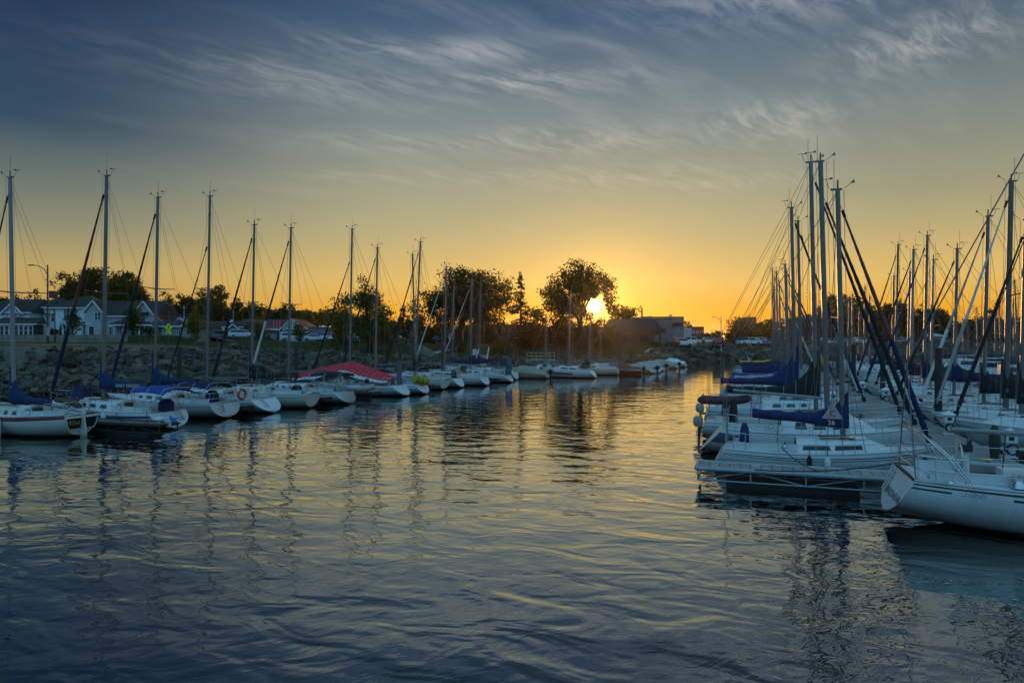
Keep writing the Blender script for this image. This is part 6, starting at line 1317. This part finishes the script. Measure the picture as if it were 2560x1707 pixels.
# motorboats and tarped hulls
def motorboat(label, X, Y, head, L=5.5, cover=None, hull=WHITE, wind=True, cab=False, name='motorboat', group='motor boats', B=2.1, arch=False):
    yaw = math.atan2(head[1], head[0]); root = thing(name, label, 'motorboat', (X, Y, 0), yaw, group); h = Hull(0, L, B, B*.94, .62, .7, .95, .05, .8); mb = MB()
    for s in (1, -1):
        rows_ = [[h.pt(t, v, s) for v in (0, .12, .3, .5, .75, 1)] for t in TS]
        for i in range(len(rows_)-1):
            for k in range(5): q = [rows_[i][k], rows_[i+1][k], rows_[i+1][k+1], rows_[i][k+1]]; mb.add(q if s < 0 else q[::-1], [(0, 1, 2, 3)], 1 if k == 4 else 0, True)
    ring_ = [h.pt(0, v, 1) for v in (0, .3, .6, 1)]+[h.pt(0, v, -1) for v in (1, .6, .3, 0)]; mb.add(ring_, [tuple(range(8))]); mb.build('hull', [hull, GREYW], root)
    d = MB(); d.grid([[h.deck(t, f) for f in (-1, -.5, 0, .5, 1)] for t in (0, .2, .4, .6, .8, .94, .999)], 0, False); d.build('deck', DECKW, root)
    if cab: 
        c = MB(); c.loft([[(x, w*s_, z) for s_, z in ((1, .7), (.86, zt), (-.86, zt), (-1, .7))] for x, w, zt in ((L*.28, B*.40, 2.0), (L*.55, B*.38, 1.95), (L*.72, B*.30, 1.15), (L*.82, B*.2, .95))], 0, True, False); o = c.build('cabin', WHITE, root)
        for s in (1, -1): MB().slab([(L*.31, s*B*.385, 1.4), (L*.54, s*B*.37, 1.4), (L*.53, s*B*.352, 1.78), (L*.32, s*B*.362, 1.78)][::s], (0, s*.02, 0)).build('window', GLASS, o)
    elif wind and not cover: MB().slab([(L*.55, B*.4, .85), (L*.62, 0, .9), (L*.55, -B*.4, .85), (L*.48, -B*.38, 1.3), (L*.53, 0, 1.35), (L*.48, B*.38, 1.3)], (.02, 0, .01)).build('windshield', GLASS, root)
    if cover:
        c = MB(); rows_ = []
        for i in range(13):
            t = i/12; zc_ = h.sheer(t)+.15+.55*math.exp(-((t-.45)/.25)**2)+.05*math.sin(i*2.1); rows_.append([(h.deck(t, 0)[0], f*(h.hb(t)+.05), lerp(zc_, h.sheer(t)-.18, abs(f)**2.4)+.03*math.sin(5*f+i)) for f in (-1, -.8, -.5, -.2, 0, .2, .5, .8, 1)])
        c.grid(rows_, 0); o = c.build('tarp', cover, root); o.modifiers.new('thick', 'SOLIDIFY').thickness = .02
    if arch: MB().tube([(L*.3, B*.45, .7), (L*.32, B*.42, 1.75), (L*.32, 0, 1.9), (L*.32, -B*.42, 1.75), (L*.3, -B*.45, .7)], .03, 6).build('arch', STEEL, root)
    ob = MB(); ob.loft([[(-.25+dx*k_, dy*k_, z) for dx, dy in ((-.24, -.15), (.2, -.15), (.2, .15), (-.24, .15))] for z, k_ in ((.5, .7), (.62, 1), (.9, 1), (1.02, .6))], 0, True, False); ob.beam((-.25, 0, .5), (-.25, 0, -.4), .14, .14, 0); ob.build('outboard_motor', BLACKS, root); return root
def mbx(px, py, label, ang, **k): Y = CAM_Z*1707/(py-848); motorboat(label, PX(px, Y), Y, (math.cos(R(ang)), math.sin(R(ang))), **k)
mbx(1371, 946, 'runabout under a tan tarp right of the teal roll boat', 158, L=5.6, cover=TANC, hull=CREAM, B=2.2)
mbx(1412, 943, 'open runabout with a windshield arch left of the black tented sloop', 155, L=5.0, arch=True)
mbx(1604, 936, 'runabout under a maroon dark tarp at the start of the spit', 168, L=5.6, cover=BROWNW, hull=BROWNW, B=2.1)
mbx(1640, 934, 'motorboat under a grey tarp on the spit, left of the tan ones', 120, L=5.4, cover=GREYC, B=2.2); mbx(1662, 928, 'small motorboat under a pale grey tarp behind the grey one', 130, L=4.6, cover=GREYC, B=1.9)
mbx(1694, 922, 'motorboat under a light tan tarp near the spit tip', 150, L=5.2, cover=TANC, B=2.1); mbx(1716, 918, 'low white tarped motorboat at the very tip of the spit', 150, L=4.6, cover=WHITEC, B=1.9)
for px, Y, lab, L in ((2408, 80, 'white cabin cruiser behind the thick brown pile', 8.5), (2470, 72, 'white cabin cruiser behind the two black sail covers', 8.0), (2532, 62, 'white cabin cruiser near the right frame edge', 8.0)):
    motorboat(lab, PX(px, Y)-3, Y+1, HR, L=L, cab=True, B=2.8)
# mooring lines of the close boats
def line(label, a, b, sag=.2, r=.016):
    a, b = Vector(a), Vector(b); pts = [a.lerp(b, i/10)-Vector((0, 0, sag*4*(i/10)*(1-i/10))) for i in range(11)]; o = MB().tube([p-a for p in pts], r, 5).build('mooring_line', ROPE); o.location = a; tag(o, label, 'rope', 'mooring lines')
line('dark mooring line from the closest sloop stern to the truss finger dock', wpt(w1, (-4.55, 1.2, 1.15)), (6.9, 19.4, .6), .12)
line('dark mooring line hanging from the C 26 boat side', wpt(r1, (-1.9, -1.25, .95)), (8.6, 19.1, .6), .1); line('mooring line from the cream hulled boat to the brown finger dock', wpt(b1, (-4.9, -1.0, 1.0)), wpt(cd, (2.5, 0, .6)), .15); line('mooring line from the blue lettered sloop to the brown finger dock', wpt(b2, (-4.2, 1.35, .95)), wpt(cd, (1.2, 0, .6)), .15)
line('bow line from the black sail cover boat across the pier', wpt(r3, (3.0, 0, 1.2)), (pc(0.4)[0], pc(.4)[1], .6), .1); line('bow line from the C 26 boat toward the pier', wpt(r1, (2.3, 0, 1.1)), (pc(-5.0)[0]-.8, pc(-5.0)[1], .6), .1)

# ---------------------------------------------------------------- sun glow haze
hm = bpy.data.materials.new('sun glow haze'); hm.use_nodes = True; T = NT(hm.node_tree); T.n.clear(); out = T.n.new('ShaderNodeOutputMaterial'); v = T.n.new('ShaderNodeVolumePrincipled')  # unseen volume added to spread a warm glow around the sun
v.inputs['Color'].default_value = (.92, .88, .82, 1); v.inputs['Density'].default_value = HAZE; v.inputs['Anisotropy'].default_value = .84; T.l.new(v.outputs[0], out.inputs['Volume'])
if HAZE > 0:
    o = MB().box((150, 300, 10.75), (3010, 3010, 28.5)).build('haze', hm); o['kind'] = 'stuff'; o['label'] = 'thin added sun glow haze over the whole harbour'; o['category'] = 'haze'
